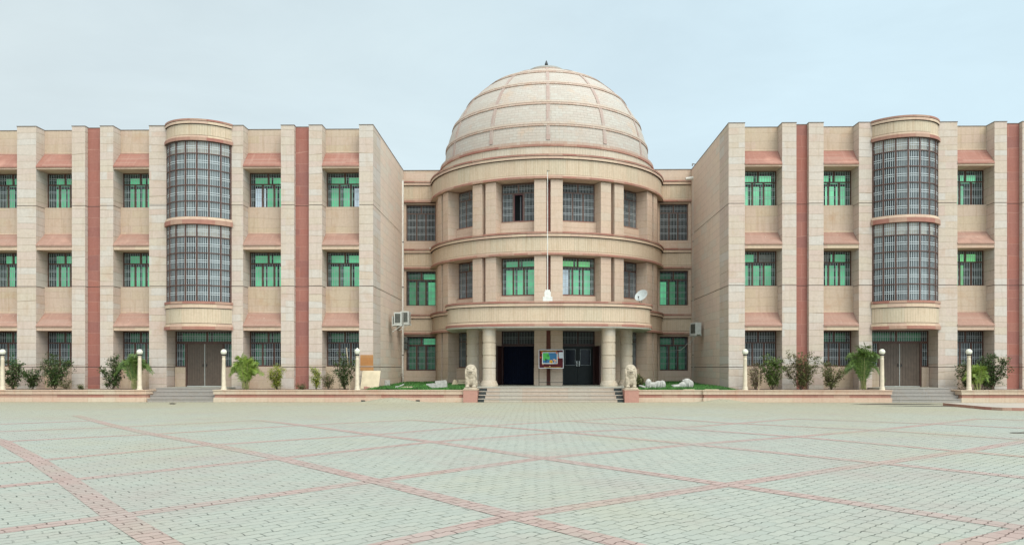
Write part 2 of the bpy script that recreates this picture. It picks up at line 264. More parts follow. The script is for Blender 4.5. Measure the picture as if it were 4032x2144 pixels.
# ------------------------------------------------------------------ mesh builder
class MB:
    def __init__(s): s.v = []; s.f = []; s.uv = []; s.m = []; s.sm = []
    def face(s, pts, uvs=None, m=0, smooth=False):
        b = len(s.v); s.v += [tuple(p) for p in pts]; s.f.append(tuple(range(b, b+len(pts))))
        if uvs is None:
            p = [Vector(q) for q in pts]; n = Vector((0,0,0))
            for i in range(len(p)):
                n += p[i].cross(p[(i+1) % len(p)])
            if n.length < 1e-12: n = Vector((0,0,1))
            n.normalize()
            if abs(n.z) > .95: uvs = [(q.x, q.y) for q in p]
            else:
                t = Vector((-n.y, n.x, 0)).normalized()
                k = 1/max(.2, sqrt(1-n.z*n.z))
                uvs = [(t.dot(q), q.z*(k if abs(n.z) > .2 else 1)) for q in p]
        s.uv += uvs; s.m.append(m); s.sm.append(smooth)
    def box(s, x0, x1, y0, y1, z0, z1, m=0, skip=''):
        a=(x0,y0,z0);b=(x1,y0,z0);c=(x1,y1,z0);d=(x0,y1,z0);e=(x0,y0,z1);f=(x1,y0,z1);g=(x1,y1,z1);h=(x0,y1,z1)
        for k, q in (('f',(a,b,f,e)),('r',(b,c,g,f)),('k',(c,d,h,g)),('l',(d,a,e,h)),('t',(e,f,g,h)),('b',(d,c,b,a))):
            if k not in skip: s.face(q, None, m)
    def obox(s, fr, a0, a1, d0, d1, z0, z1, m=0):
        O, t, n = fr
        def P(a, d, z): return (O[0]+t[0]*a-n[0]*d, O[1]+t[1]*a-n[1]*d, z)
        p = [P(a0,d0,z0),P(a1,d0,z0),P(a1,d1,z0),P(a0,d1,z0),P(a0,d0,z1),P(a1,d0,z1),P(a1,d1,z1),P(a0,d1,z1)]
        for q in ((0,1,5,4),(1,2,6,5),(2,3,7,6),(3,0,4,7),(4,5,6,7),(3,2,1,0)): s.face([p[i] for i in q], None, m)
    def tube(s, p0, p1, r0, r1=None, seg=8, m=0, caps=True):
        r1 = r0 if r1 is None else r1
        p0 = Vector(p0); p1 = Vector(p1); d = p1-p0
        if d.length < 1e-6: return
        q = d.to_track_quat('Z', 'Y'); ln = d.length
        A = []; B = []
        for i in range(seg):
            a = 2*pi*i/seg; o = q @ Vector((cos(a), sin(a), 0)); A.append(p0+o*r0); B.append(p1+o*r1)
        for i in range(seg):
            j = (i+1) % seg; s.face((A[i],A[j],B[j],B[i]), [(i*.1,0),((i+1)*.1,0),((i+1)*.1,ln),(i*.1,ln)], m, True)
        if caps: s.face(B, None, m); s.face(A[::-1], None, m)
    def path(s, pts, r0, r1, seg=6, m=0):
        k = len(pts)-1
        for i in range(k): s.tube(pts[i], pts[i+1], r0+(r1-r0)*i/k, r0+(r1-r0)*(i+1)/k, seg, m, caps=(i in (0,k-1)))
    def lathe(s, prof, cx, cy, seg=32, m=None, a0=0, a1=2*pi, smooth=True):
        # prof: (r, z, [mat])
        for k in range(len(prof)-1):
            r0, z0 = prof[k][:2]; r1, z1 = prof[k+1][:2]; mm = prof[k][2] if len(prof[k]) > 2 else (m or 0)
            for i in range(seg):
                t0 = a0+(a1-a0)*i/seg; t1 = a0+(a1-a0)*(i+1)/seg; R = max(r0, r1, .05)
                P = [(cx+r0*cos(t0), cy+r0*sin(t0), z0), (cx+r0*cos(t1), cy+r0*sin(t1), z0), (cx+r1*cos(t1), cy+r1*sin(t1), z1), (cx+r1*cos(t0), cy+r1*sin(t0), z1)]
                UV = [(R*t0,z0),(R*t1,z0),(R*t1,z1),(R*t0,z1)]
                if r1 < 1e-5: P = P[:3]; UV = UV[:3]
                elif r0 < 1e-5: P = [P[0],P[2],P[3]]; UV = [UV[0],UV[2],UV[3]]
                s.face(P, UV, mm, smooth)
    def sweep(s, path, prof, caps=True, inner=None):
        # path: list of (x,y,nx,ny,len); prof: list of (off, z, mat) top to bottom
        for k in range(len(prof)-1):
            o0, z0, mm = prof[k]; o1, z1 = prof[k+1][:2]
            for i in range(len(path)-1):
                a = path[i]; b = path[i+1]
                P = [(a[0]+a[2]*o1,a[1]+a[3]*o1,z1),(b[0]+b[2]*o1,b[1]+b[3]*o1,z1),(b[0]+b[2]*o0,b[1]+b[3]*o0,z0),(a[0]+a[2]*o0,a[1]+a[3]*o0,z0)]
                if abs(z0-z1) < 1e-4: UV = [(a[4],z1+o1),(b[4],z1+o1),(b[4],z0+o0),(a[4],z0+o0)]
                else: UV = [(a[4],z1),(b[4],z1),(b[4],z0),(a[4],z0)]
                s.face(P, UV, mm, True)
        if caps:
            for e, fl in ((path[0], True), (path[-1], False)):
                P = [(e[0]+e[2]*o, e[1]+e[3]*o, z) for o, z, *_ in prof]
                P2 = []
                for q in P:
                    if not P2 or (Vector(q)-Vector(P2[-1])).length > 1e-5: P2.append(q)
                s.face(P2 if fl else P2[::-1], None, prof[0][2])
    def build(s, name, mats, parent=None, world=True, bevel=0, autosmooth=True):
        me = bpy.data.meshes.new(name); me.from_pydata(s.v, [], s.f)
        ul = me.uv_layers.new(name='UVMap')
        fl = [c for q in s.uv for c in q]; ul.data.foreach_set('uv', fl)
        me.polygons.foreach_set('material_index', s.m); me.polygons.foreach_set('use_smooth', s.sm)
        if not isinstance(mats, (list, tuple)): mats = [mats]
        for m in mats: me.materials.append(m)
        import bmesh
        bm = bmesh.new(); bm.from_mesh(me); bmesh.ops.remove_doubles(bm, verts=bm.verts, dist=1e-5); bm.to_mesh(me); bm.free()
        if any(s.sm) and autosmooth: me.set_sharp_from_angle(angle=radians(35))
        me.update()
        o = bpy.data.objects.new(name, me); C.objects.link(o)
        if bevel:
            b = o.modifiers.new('bevel', 'BEVEL'); b.width = bevel; b.segments = 2; b.limit_method = 'ANGLE'
        if parent is not None:
            o.parent = parent
            if world and parent.type == 'EMPTY': o.location = -parent.location
        return o
def tag(o, label=None, cat=None, group=None, kind=None):
    if label: o['label'] = label
    if cat: o['category'] = cat
    if group: o['group'] = group
    if kind: o['kind'] = kind
    return o
def thing(name, label, cat, loc=(0,0,0), group=None, rz=0):
    o = bpy.data.objects.new(name, None); C.objects.link(o); o.location = loc; o.rotation_euler = (0,0,rz)
    o.empty_display_size = .2
    return tag(o, label, cat, group)
def copy_tree(r, loc, label):
    c = r.copy(); C.objects.link(c); c.location = loc; c['label'] = label
    for ch in list(r.children):
        d = ch.copy(); C.objects.link(d); d.parent = c
        for g in ch.children:
            e = g.copy(); C.objects.link(e); e.parent = d
    return c

# ------------------------------------------------------------------ key planes
YP = 39.3; YR = 40.0; YW = 40.25; YL = 48.6; YK = 36.8
ZT = 13.98; ZG = (1.68, 5.80, 9.93); XC = X(2160, 42.4); DC = 49.8
FLOORS = [(1.71, 3.54, 3.73, 4.50), (5.84, 7.67, 7.86, 8.60), (9.97, 11.80, 11.99-.1, 12.78)]   # sill, head, shade lip, shade top

# ------------------------------------------------------------------ ground and paving
E1 = Vector((2.651, 2.565)).normalized(); E2 = Vector((-2.207, 2.767)).normalized()
def pave_uv(x, y):
    return ((x*E1.x+y*E1.y), (x*(-E1.y)+y*E1.x))
def hump(x, y):
    h = 0
    for cu, wd, hh in ((1540, 1.0, .23), (2845, .85, .17)):
        cx = X(cu, 36.8)
        h += hh*math.exp(-((x-cx)/wd)**2)*math.exp(-((y-36.9)/.75)**2)
    return h
def axis(vals):
    o = []
    for a, b, st in vals:
        k = max(1, int(round((b-a)/st)))
        o += [a+(b-a)*i/k for i in range(k)]
    o.append(vals[-1][1]); return o
gm = MB()
xs = axis([(-2500,-300,1100),(-300,-60,80),(-60,-30,10),(-30,30,.4),(30,60,10),(60,300,80),(300,2500,1100)])
ys = axis([(-600,-60,180),(-60,0,20),(0,34,2),(34,37.2,.2),(37.2,60,6),(60,300,80),(300,2500,1100)])
vi = {}
gv = []; gf = []; gu = []
for j, y in enumerate(ys):
    for i, x in enumerate(xs):
        gv.append((x, y, hump(x, y)))
for j in range(len(ys)-1):
    for i in range(len(xs)-1):
        a = j*len(xs)+i; gf.append((a, a+1, a+1+len(xs), a+len(xs)))
        gu += [pave_uv(gv[q][0], gv[q][1]) for q in gf[-1]]
def pave_mat(name, c1, c2, c3, joint, dusty=True, jmin=.14):
    m, n, l, b = new_mat(name)
    t = n.new('ShaderNodeTexCoord'); uv = t.outputs['UV']; ob = t.outputs['Object']
    # zig-zag edges of the interlocking blocks
    sp = n.new('ShaderNodeSeparateXYZ'); l.new(uv, sp.inputs[0])
    def tri(src, per, amp):
        q = n.new('ShaderNodeMath'); q.operation = 'PINGPONG'; q.inputs[1].default_value = per; l.new(src, q.inputs[0])
        r = n.new('ShaderNodeMath'); r.operation = 'MULTIPLY'; r.inputs[1].default_value = amp/per; l.new(q.outputs[0], r.inputs[0]); return r.outputs[0]
    ax = n.new('ShaderNodeMath'); ax.operation = 'ADD'; l.new(sp.outputs['X'], ax.inputs[0]); l.new(tri(sp.outputs['Y'], .075, .012), ax.inputs[1])
    ay = n.new('ShaderNodeMath'); ay.operation = 'ADD'; l.new(sp.outputs['Y'], ay.inputs[0]); l.new(tri(sp.outputs['X'], .0725, .016), ay.inputs[1])
    cb = n.new('ShaderNodeCombineXYZ'); l.new(ax.outputs[0], cb.inputs[0]); l.new(ay.outputs[0], cb.inputs[1])
    wz = n.new('ShaderNodeTexNoise'); wz.inputs['Scale'].default_value = 1.6; wz.inputs['Detail'].default_value = 4; l.new(ob, wz.inputs['Vector'])
    vm = n.new('ShaderNodeVectorMath'); vm.operation = 'MULTIPLY_ADD'; vm.inputs[1].default_value = (.16,.16,0); l.new(wz.outputs['Color'], vm.inputs[0]); l.new(cb.outputs[0], vm.inputs[2])
    br = n.new('ShaderNodeTexBrick'); br.offset = .5; br.inputs['Scale'].default_value = 1
    br.inputs['Brick Width'].default_value = .29; br.inputs['Row Height'].default_value = .15; br.inputs['Mortar Size'].default_value = .0085; br.inputs['Mortar Smooth'].default_value = .25
    br.inputs['Color1'].default_value = rgba(c1); br.inputs['Color2'].default_value = rgba(c2); br.inputs['Mortar'].default_value = rgba(c1)
    l.new(vm.outputs[0], br.inputs['Vector'])
    col = br.outputs['Color']
    col = mixn(n, l, noise(n, l, ob, .26, 6, .7, None, .47, .68), col, c3)
    col = mixn(n, l, noise(n, l, ob, 30, 4, .7), col, mixn(n, l, .90, (0,0,0), col))
    if dusty:   # dust gathers along the foot of the kerb and in patches
        so_ = n.new('ShaderNodeSeparateXYZ'); l.new(ob, so_.inputs[0])
        wn = n.new('ShaderNodeTexNoise'); wn.inputs['Scale'].default_value = .25; wn.inputs['Detail'].default_value = 4; l.new(ob, wn.inputs['Vector'])
        ma = n.new('ShaderNodeMath'); ma.operation = 'MULTIPLY_ADD'; ma.inputs[1].default_value = 14; l.new(wn.outputs['Fac'], ma.inputs[0]); l.new(so_.outputs['Y'], ma.inputs[2])
        mr = n.new('ShaderNodeMapRange'); mr.inputs['From Min'].default_value = 28; mr.inputs['From Max'].default_value = 43; mr.inputs['To Max'].default_value = .95; l.new(ma.outputs[0], mr.inputs['Value'])
        col = mixn(n, l, mr.outputs[0], col, (.345,.315,.225))
        k5 = n.new('ShaderNodeMath'); k5.operation = 'MULTIPLY'; k5.inputs[1].default_value = .4; l.new(noise(n, l, ob, .16, 5, .65, None, .50, .66), k5.inputs[0])
        col = mixn(n, l, k5.outputs[0], col, (.35,.32,.22))
    jn = noise(n, l, ob, 3.2, 6, .8, None, .44, .62)
    k = n.new('ShaderNodeMapRange'); k.inputs['To Min'].default_value = jmin; k.inputs['To Max'].default_value = 1.0; l.new(jn, k.inputs['Value'])
    k2 = n.new('ShaderNodeMath'); k2.operation = 'MULTIPLY'; l.new(k.outputs[0], k2.inputs[0]); l.new(br.outputs['Fac'], k2.inputs[1])
    col = mixn(n, l, k2.outputs[0], col, joint)
    l.new(col, b.inputs['Base Color']); b.inputs['Roughness'].default_value = .85; b.inputs['Specular IOR Level'].default_value = .2
    hg = n.new('ShaderNodeMath'); hg.operation = 'MULTIPLY_ADD'; hg.inputs[1].default_value = -1; l.new(br.outputs['Fac'], hg.inputs[0])
    t3 = n.new('ShaderNodeMath'); t3.operation = 'MULTIPLY'; t3.inputs[1].default_value = .3; l.new(noise(n, l, ob, 5, 5, .7), t3.inputs[0]); l.new(t3.outputs[0], hg.inputs[2])
    bp = n.new('ShaderNodeBump'); bp.inputs['Strength'].default_value = .7; bp.inputs['Distance'].default_value = .012
    l.new(hg.outputs[0], bp.inputs['Height']); l.new(bp.outputs[0], b.inputs['Normal'])
    return m
M['pave'] = pave_mat('grey_green_pavers', (.335,.345,.297), (.365,.366,.31), (.345,.31,.27), (.06,.065,.052))
M['paveband'] = pave_mat('pink_pavers', (.36,.26,.225), (.41,.30,.265), (.355,.315,.275), (.085,.05,.04), True, .5)
me = bpy.data.meshes.new('ground'); me.from_pydata(gv, [], gf)
ul = me.uv_layers.new(name='UVMap'); ul.data.foreach_set('uv', [c for q in gu for c in q])
me.polygons.foreach_set('use_smooth', [True]*len(gf)); me.materials.append(M['pave'])
ground = bpy.data.objects.new('ground', me); C.objects.link(ground); tag(ground, kind='structure')

# pink paver bands laid on the pavement
nodes = {(0,0):(2020,2030),(0,1):(1479,1892),(1,0):(2862,1907),(1,1):(2137,1802),(0,2):(1103,1803.5),(2,0):(3465,1822),(-1,1):(462,2030),(-1,2):(264,1889),(-1,3):(146,1811),(-1,4):(10,1737),(-1,0):(880,2290),(0,4):(600,1708),(0,5):(470,1680),(1,4):(1191,1673),(1,5):(1016,1653),(2,4):(1621,1652),(4,1):(3447,1692),(4,2):(2900,1666),
 (1,2):(1703,1738),(2,1):(2726,1748),(2,2):(2226,1700),(0,3):(836,1750),(1,3):(1470,1710),(3,1):(3133,1718),(2,3):(1912,1675),(3,2):(2645,1684),(3,3):(2238,1656),(3,0):(3790,1776)}
gp = {k: Vector(G(*v)) for k, v in nodes.items()}
P0 = Vector((.03, 8.5)); VA = Vector((2.65, 2.565)); VB = Vector((-2.207, 2.767))
def _grow():
    todo = [(i, j) for i in range(-7, 9) for j in range(-6, 10) if (i, j) not in gp]
    while todo:
        new = {}
        for (i, j) in todo:
            c2 = []; c1 = []
            for di, dj, V in ((1,0,-VA),(-1,0,VA),(0,1,-VB),(0,-1,VB)):
                a = gp.get((i+di, j+dj)); b = gp.get((i+2*di, j+2*dj))
                if a is not None and b is not None: c2.append((2*a-b)*.5+(a+V)*.5)
                elif a is not None: c1.append(a+V)
            c = c2 or c1
            if c: new[(i, j)] = sum(c, Vector((0, 0)))/len(c)
        gp.update(new); todo = [k for k in todo if k not in new]
_grow()
def node(i, j): return gp[(i, j)]
def strip(mb, pts, wd, z):
    for k in range(len(pts)-1):
        a, b = pts[k], pts[k+1]
        def nrm(i):
            p = pts[max(i-1, 0)]; q = pts[min(i+1, len(pts)-1)]; d = (q-p).normalized(); return Vector((-d.y, d.x))
        na, nb = nrm(k)*wd/2, nrm(k+1)*wd/2
        P = [a-na, b-nb, b+nb, a+na]
        mb.face([(p.x, p.y, z) for p in P][::1], [pave_uv(p.x, p.y) for p in P], 0)
ban = MB(); ban2 = MB()
for j in range(-4, 7):
    pts = [node(i, j) for i in range(-6, 8)]
    pts = [p for p in pts if p.y < 26.5]
    if len(pts) > 1: strip(ban, pts, .30, .002)
for i in range(-6, 8):
    pts = [node(i, j) for j in range(-5, 9)]
    pts = [p for p in pts if p.y < 26.5]
    if len(pts) > 1: strip(ban2, pts, .30, .004)
tag(ban.build('paving_band', M['paveband']), kind='structure')
tag(ban2.build('paving_band', M['paveband']), kind='structure')

# ------------------------------------------------------------------ podium: soil beds, landings, kerb walls, steps
XS = {'lsl': X(579, YK), 'lsr': X(840, YK), 'pl0': X(1827, YK), 'pl1': X(1881, YK), 'pr0': X(2457, YK), 'pr1': X(2512, YK), 'rsl': X(3513, YK), 'rsr': X(3786, YK)}
beds = [(-45, XS['lsl']), (XS['lsr'], XS['pl0']), (XS['pr1'], XS['rsl']), (XS['rsr'], 40)]
pod = MB()
for a, b in beds:
    pod.box(a+.1, b-.1, YK+.25, 60, .02, .565, 0)
tag(pod.build('soil_bed', M['soil']), kind='structure')
lan = MB()
lan.box(XS['pl0']+.05, XS['pr1']-.05, 38.02, 60, .03, .68, 0)
for a, b in ((XS['lsl'], XS['lsr']), (XS['rsl'], XS['rsr'])):
    lan.box(a-.08, b+.08, 37.92, 41.5, .03, .66, 0)
tag(lan.build('landing', M['landing']), kind='structure')

def line_path(pts, side=1):
    P = []; s = 0; ns = []
    for i in range(len(pts)-1):
        d = (Vector(pts[i+1])-Vector(pts[i])).normalized(); ns.append(Vector((d.y, -d.x))*side)
    for i, p in enumerate(pts):
        if i: s += (Vector(p)-Vector(pts[i-1])).length
        if i == 0: n = ns[0]
        elif i == len(pts)-1: n = ns[-1]
        else:
            n = (ns[i-1]+ns[i]); n = n.normalized()/max(.3, (n.normalized().dot(ns[i])))
        P.append((p[0], p[1], n.x, n.y, s))
    return P
kprof = [(-.30,.585,0),(.035,.585,0),(.035,.545,0),(.0,.53,0),(.0,.375,1),(-.045,.372,1),(-.045,.222,0),(.0,.218,0),(.0,.0,0)]
def kerb(pts, label, side=1):
    m = MB(); m.sweep(line_path(pts, side), kprof)
    o = m.build('planter_wall', [M['kerb'], M['redband']]); tag(o, label, 'low wall', 'low planter walls in front of the building'); return o
a = XS['lsl']; kerb([(-45, YK), (a-.35, YK), (a-.10, YK+.10), (a, YK+.35), (a, 38.9)], 'low banded sandstone planter wall at the far left, left of the grey side steps')
kerb([(XS['lsr'], 38.9), (XS['lsr'], YK), (XS['pl0'], YK)], 'low banded sandstone planter wall between the left side steps and the left lion pedestal')
kerb([(XS['pr1'], YK+.12), (X(2769, YK), YK+.12), (X(2769,YK), YK), (XS['rsl'], YK), (XS['rsl'], 38.9)], 'low banded sandstone planter wall between the right lion pedestal and the right side steps')
kerb([(XS['rsr'], 38.9), (XS['rsr'], YK), (40, YK)], 'low banded sandstone planter wall at the far right, right of the right side steps')

def steps(name, x0, x1, label, mat, y0=YK+.0, rise=.165, tread=.36, n=4):
    m = MB()
    for i in range(n):
        m.box(x0+.003, x1-.003, y0+tread*i, y0+tread*(i+1)+(0 if i < n-1 else .0), .0, rise*(i+1)-.03, 0)
        m.box(x0+.002, x1-.002, y0+tread*i-.025, y0+tread*(i+1)-.027, rise*(i+1)-.03, rise*(i+1), 0)
    o = m.build(name, mat); tag(o, label, 'steps', 'steps up to the doors'); return o
steps('stone_steps', XS['lsl'], XS['lsr'], 'weathered grey stone steps up to the left brown side door', M['greystep'], YK+.02, .165, .28)
steps('stone_steps', XS['rsl'], XS['rsr'], 'weathered grey stone steps up to the right brown side door', M['greystep'], YK+.02, .165, .28)
ms = thing('entrance_steps', 'wide pale stone steps with black granite ends below the central columns', 'steps', ((XS['pl1']+XS['pr0'])/2, 37.3, 0), 'steps up to the doors')
m = MB(); g = MB(); g2_ = MB()
for i in range(4):
    y = YK+.12+.27*i; z0 = .17*i; z1 = .17*(i+1); ins = .03+.03*i
    xa, xb = XS['pl1']+.0, XS['pr0']-.0
    gw = .27
    m.box(xa+ins+gw, xb-ins-gw, y, 38.015, z0+.003, z1-.03, 0); m.box(xa+ins*.0+.01, xb-.01, y-.03, y+.27-.032, z1-.03, z1, 1)
    g.box(xa+.01, xa+ins+gw-.002, y+.002, 38.01, z0+.003, z1-.031, 0); g2_.box(xb-ins-gw+.002, xb-.01, y+.002, 38.01, z0+.003, z1-.031, 0)
m.build('tread', [M['marble'], M['step']], ms); g.build('granite_end', M['granite'], ms); g2_.build('granite_end', M['granite'], ms)

# low kerbed platform at the far right edge
kp = MB(); pts = []
for i in range(9):
    t = pi/2*i/8; pts.append((X(3905, 29.8)+1.2-1.2*sin(pi/2-t+0)*1.0, 30.4-.8*(1-cos(pi/2-t))*0-.8*sin(t)))
pts = [(X(3905,30.4), 31.6), (X(3912,30.2), 30.7), (X(3960,29.9), 30.1), (X(4032,29.7), 29.9), (X(4500,29.7), 29.8)]
pp = line_path(pts, 1)
kp.sweep(pp, [(0,.115,0),(0,.0,0)], caps=False)
kp.face([(p[0], p[1], .115) for p in pts]+[(X(4500,29.7), 34, .115), (X(3905,30.4), 34, .115)], None, 1)
kp.face([(X(3905,30.4), 34, .0), (X(3905,30.4), 31.6, 0), (X(3905,30.4), 31.6, .115), (X(3905,30.4), 34, .115)], None, 0)
kp.face([(X(4500,29.7), 34, .0), (X(3905,30.4), 34, .0), (X(3905,30.4), 34, .115), (X(4500,29.7), 34, .115)], None, 0)
tag(kp.build('kerbed_platform', [M['redband'], M['step']]), 'low red-edged kerb platform on the paving at the far right edge', 'kerb')
# dark patches: a wet stain, a tile, and painted shade of paving gaps
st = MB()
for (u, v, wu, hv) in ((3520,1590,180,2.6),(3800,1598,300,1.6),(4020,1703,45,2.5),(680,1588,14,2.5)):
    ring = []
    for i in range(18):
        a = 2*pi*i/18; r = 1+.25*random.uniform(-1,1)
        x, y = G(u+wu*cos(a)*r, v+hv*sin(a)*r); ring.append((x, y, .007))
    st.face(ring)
tag(st.build('wet_and_shade_patch', plain('wet_and_shade_patch', (.09,.075,.055), .5, var=.3)), kind='structure')

# ------------------------------------------------------------------ the building
bld = thing('college_building', 'long three-storey sandstone building with a ribbed pale dome and two wings', 'building', (XC, 46, 0))
def bpart(mb, name, mats, bevel=0, label=None):
    o = mb.build(name, mats, bld, bevel=bevel)
    if label: o['label'] = label
    return o

def window(fr, wd, z0, z1, style, up=.60, cols=3, frame='frame', grille='grille', casement=None, deep=.62, nb=None, name='window'):
    """fr=(origin,t,n); local a in 0..wd, depth d inwards. style: list of pane materials [up_l, up_r, c1, c2, c3]."""
    fm = MB(); ft = .055; zt = z1-up
    if up > 0: rows = [(zt+.03, z1-ft, 2 if cols == 3 else 1, style[:2]), (z0+ft, zt-.03, cols, style[2:])]
    else: rows = [(z0+ft, z1-ft, cols, style)]
    fm.obox(fr, 0, wd, 0, .10, z0, z0+ft); fm.obox(fr, 0, wd, 0, .10, z1-ft, z1)
    fm.obox(fr, 0, ft, .001, .099, z0+ft, z1-ft); fm.obox(fr, wd-ft, wd, .001, .099, z0+ft, z1-ft)
    if up > 0: fm.obox(fr, ft, wd-ft, -.004, .098, zt-.03, zt+.03)
    gm_ = MB(); pm = MB(); dm = []
    mats = [M['dark']]; 
    def mi(k):
        mm = M[k]
        if mm not in mats: mats.append(mm)
        return mats.index(mm)
    # side lining and dark room behind
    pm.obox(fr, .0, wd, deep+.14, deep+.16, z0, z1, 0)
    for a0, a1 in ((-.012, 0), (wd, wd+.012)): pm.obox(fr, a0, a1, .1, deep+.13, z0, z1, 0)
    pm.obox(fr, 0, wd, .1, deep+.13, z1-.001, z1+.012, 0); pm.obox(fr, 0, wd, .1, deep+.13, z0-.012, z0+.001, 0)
    for (ra, rb, nc, sty) in rows:
        cw = (wd-2*ft)/nc; mw = .085
        for c in range(nc):
            a0 = ft+cw*c+(mw/2 if c else 0); a1 = ft+cw*(c+1)-(mw/2 if c < nc-1 else 0)
            if c: fm.obox(fr, ft+cw*c-mw/2, ft+cw*c+mw/2, .002, .097, ra, rb)
            k = sty[c % len(sty)]
            if k != 'dark':
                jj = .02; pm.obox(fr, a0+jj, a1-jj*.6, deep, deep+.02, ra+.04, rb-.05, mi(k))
            opening = casement is not None and nc == cols and c == casement
            if opening: continue
            sp = .088; n = nb or max(2, int(round((a1-a0)/sp))); 
            for i in range(n):
                a = a0+(a1-a0)*(i+.5)/n; gm_.obox(fr, a-.0095, a+.0095, .006, .024, ra, rb)
            hh = rb-ra
            lv = [ra+hh*.5] if hh < .8 else ([ra+hh*.34, ra+hh*.70] if hh < 1.45 else [ra+hh*.25, ra+hh*.5, ra+hh*.77])
            for zz in lv:
                for dz in (-.042, .042): gm_.obox(fr, a0, a1, .004, .018, zz+dz-.009, zz+dz+.009)
    w_ = bpart(fm, name, M[frame])
    gm_.build('grille', M[grille], w_); pm.build('pane', mats, w_)
    return w_

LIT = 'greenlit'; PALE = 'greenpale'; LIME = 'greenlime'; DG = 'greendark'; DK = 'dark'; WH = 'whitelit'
def wing(pillars, recesses, reds, side_x, sgn, xend):
    # pillars: list of (x0,x1); recesses: (x0,x1,styles[3]); reds: (x0,x1)
    for (x0, x1) in pillars:
        m = MB(); zs = [.5]+list(ZG)+[ZT]
        for k in range(4):
            za = zs[k]+(.018 if k else 0); zb = zs[k+1]-(.018 if k < 3 else 0)
            m.box(x0, x1, YP, 41.2, za, zb)
            if k < 3: m.box(x0+.03, x1-.03, YP+.03, 41.17, zb-.001, zb+.037, 1)
        m.box(x0-.015, x1+.015, YP-.02, 41.2, ZT, ZT+.035, 2)
        bpart(m, 'pillar', [M['pillar'], M['coping'], M['coping']])
    for (x0, x1) in reds:
        m = MB(); zs = [.5]+list(ZG)+[ZT-.02]
        for k in range(4):
            za = zs[k]+(.014 if k else 0); zb = zs[k+1]-(.014 if k < 3 else 0)
            m.box(x0+.002, x1-.002, YP+.25, 41.1, za, zb)
            if k < 3: m.box(x0+.02, x1-.02, YP+.28, 41.0, zb-.001, zb+.029, 1)
        m.box(x0+.002, x1-.002, YP+.23, 41.1, ZT-.02, ZT+.01, 1)
        bpart(m, 'red_strip', [M['red'], M['coping']])
    for (x0, x1, sty) in recesses:
        a, b = x0+.002, x1-.002
        tops = [.5]+[f[3] for f in FLOORS]
        for k in range(4):
            z1 = FLOORS[k][0] if k < 3 else ZT-.0
            z0 = .5 if k == 0 else FLOORS[k-1][1]+.012
            q = MB(); q.box(a, b, YR, YW+.09, z0, z1-.003); bpart(q, 'recess_wall', [M['wall']])
        q = MB(); q.box(a, b, YR-.02, YW+.2, ZT-.003, ZT+.03, 0); bpart(q, 'coping', M['coping'])
        for k in range(3):
            sill, head, lip, top = FLOORS[k]
            s = MB()
            # sloped red slab with lip, cream fascia and soffit below
            y0 = YP-.035; zl = lip+.07; bt = lip
            s.face([(a,y0,zl),(b,y0,zl),(b,YR,top),(a,YR,top)], None, 0)
            s.face([(a,y0,bt),(b,y0,bt),(b,y0,zl),(a,y0,zl)], None, 0)
            s.face([(a,YP+.02,bt),(b,YP+.02,bt),(b,y0,bt),(a,y0,bt)], None, 0)
            s.face([(a,YR,top),(a,YR,bt),(a,YP+.02,bt),(a,y0,bt),(a,y0,zl)], None, 0); s.face([(b,YR,top),(b,y0,zl),(b,y0,bt),(b,YP+.02,bt),(b,YR,bt)], None, 0)
            s.box(a, b, YP+.02, YR-.001, head, bt, 1, skip='t')
            s.face([(a,YR,head),(b,YR,head),(b,YW+.1,head),(a,YW+.1,head)][::-1], None, 1)
            s.box(a+.01, b-.01, YR-.035, YR-.001, top-.02, top+.05, 1)
            bpart(s, 'sunshade', [M['shadetop' if k == 2 else 'shade'], M['cream']])
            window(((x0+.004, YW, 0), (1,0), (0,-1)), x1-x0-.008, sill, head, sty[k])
    # return wall towards the dome, parapet and roof
    sw = MB(); x0, x1 = (side_x-.5, side_x) if sgn > 0 else (side_x, side_x+.5)
    zs = [.5]+list(ZG)+[ZT]
    for k in range(4):
        za = zs[k]+(.018 if k else 0); zb = zs[k+1]-(.018 if k < 3 else 0)
        sw.box(x0, x1, 41.2, 60, za, zb)
        if k < 3: sw.box(x0+.03, x1-.03, 41.2, 60, zb-.001, zb+.037, 1)
    sw.box(x0-.015, x1+.015, 41.2, 60, ZT, ZT+.035, 1)
    bpart(sw, 'side_wall', [M['side'], M['coping']])
    rf = MB(); xa, xb = (xend, side_x-.5) if sgn > 0 else (side_x+.5, xend)
    rf.box(xa, xb, 40.8, 60, 13.0, 13.3); rf.box(xa, xb, 59.8, 60, .5, 13.9)
    bpart(rf, 'roof', M['crust'])
def xp(u): return X(u, YP)
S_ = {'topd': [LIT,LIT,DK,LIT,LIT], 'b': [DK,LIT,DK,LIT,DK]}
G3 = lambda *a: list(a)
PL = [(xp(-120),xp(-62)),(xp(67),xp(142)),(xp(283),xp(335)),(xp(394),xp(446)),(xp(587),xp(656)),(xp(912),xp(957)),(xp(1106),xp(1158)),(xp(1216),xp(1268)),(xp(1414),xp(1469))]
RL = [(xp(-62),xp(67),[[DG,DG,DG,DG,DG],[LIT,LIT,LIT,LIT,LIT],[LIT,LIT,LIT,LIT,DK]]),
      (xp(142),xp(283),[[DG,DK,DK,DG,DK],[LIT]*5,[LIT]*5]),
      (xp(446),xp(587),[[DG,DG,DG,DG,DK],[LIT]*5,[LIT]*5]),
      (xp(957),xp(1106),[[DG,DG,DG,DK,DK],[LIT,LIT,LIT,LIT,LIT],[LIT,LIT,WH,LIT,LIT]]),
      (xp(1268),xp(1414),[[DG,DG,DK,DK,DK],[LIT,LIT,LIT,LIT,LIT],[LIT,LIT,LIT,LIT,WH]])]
wing(PL, RL, [(xp(335),xp(394)),(xp(1158),xp(1216))], xp(1469), 1, -45)
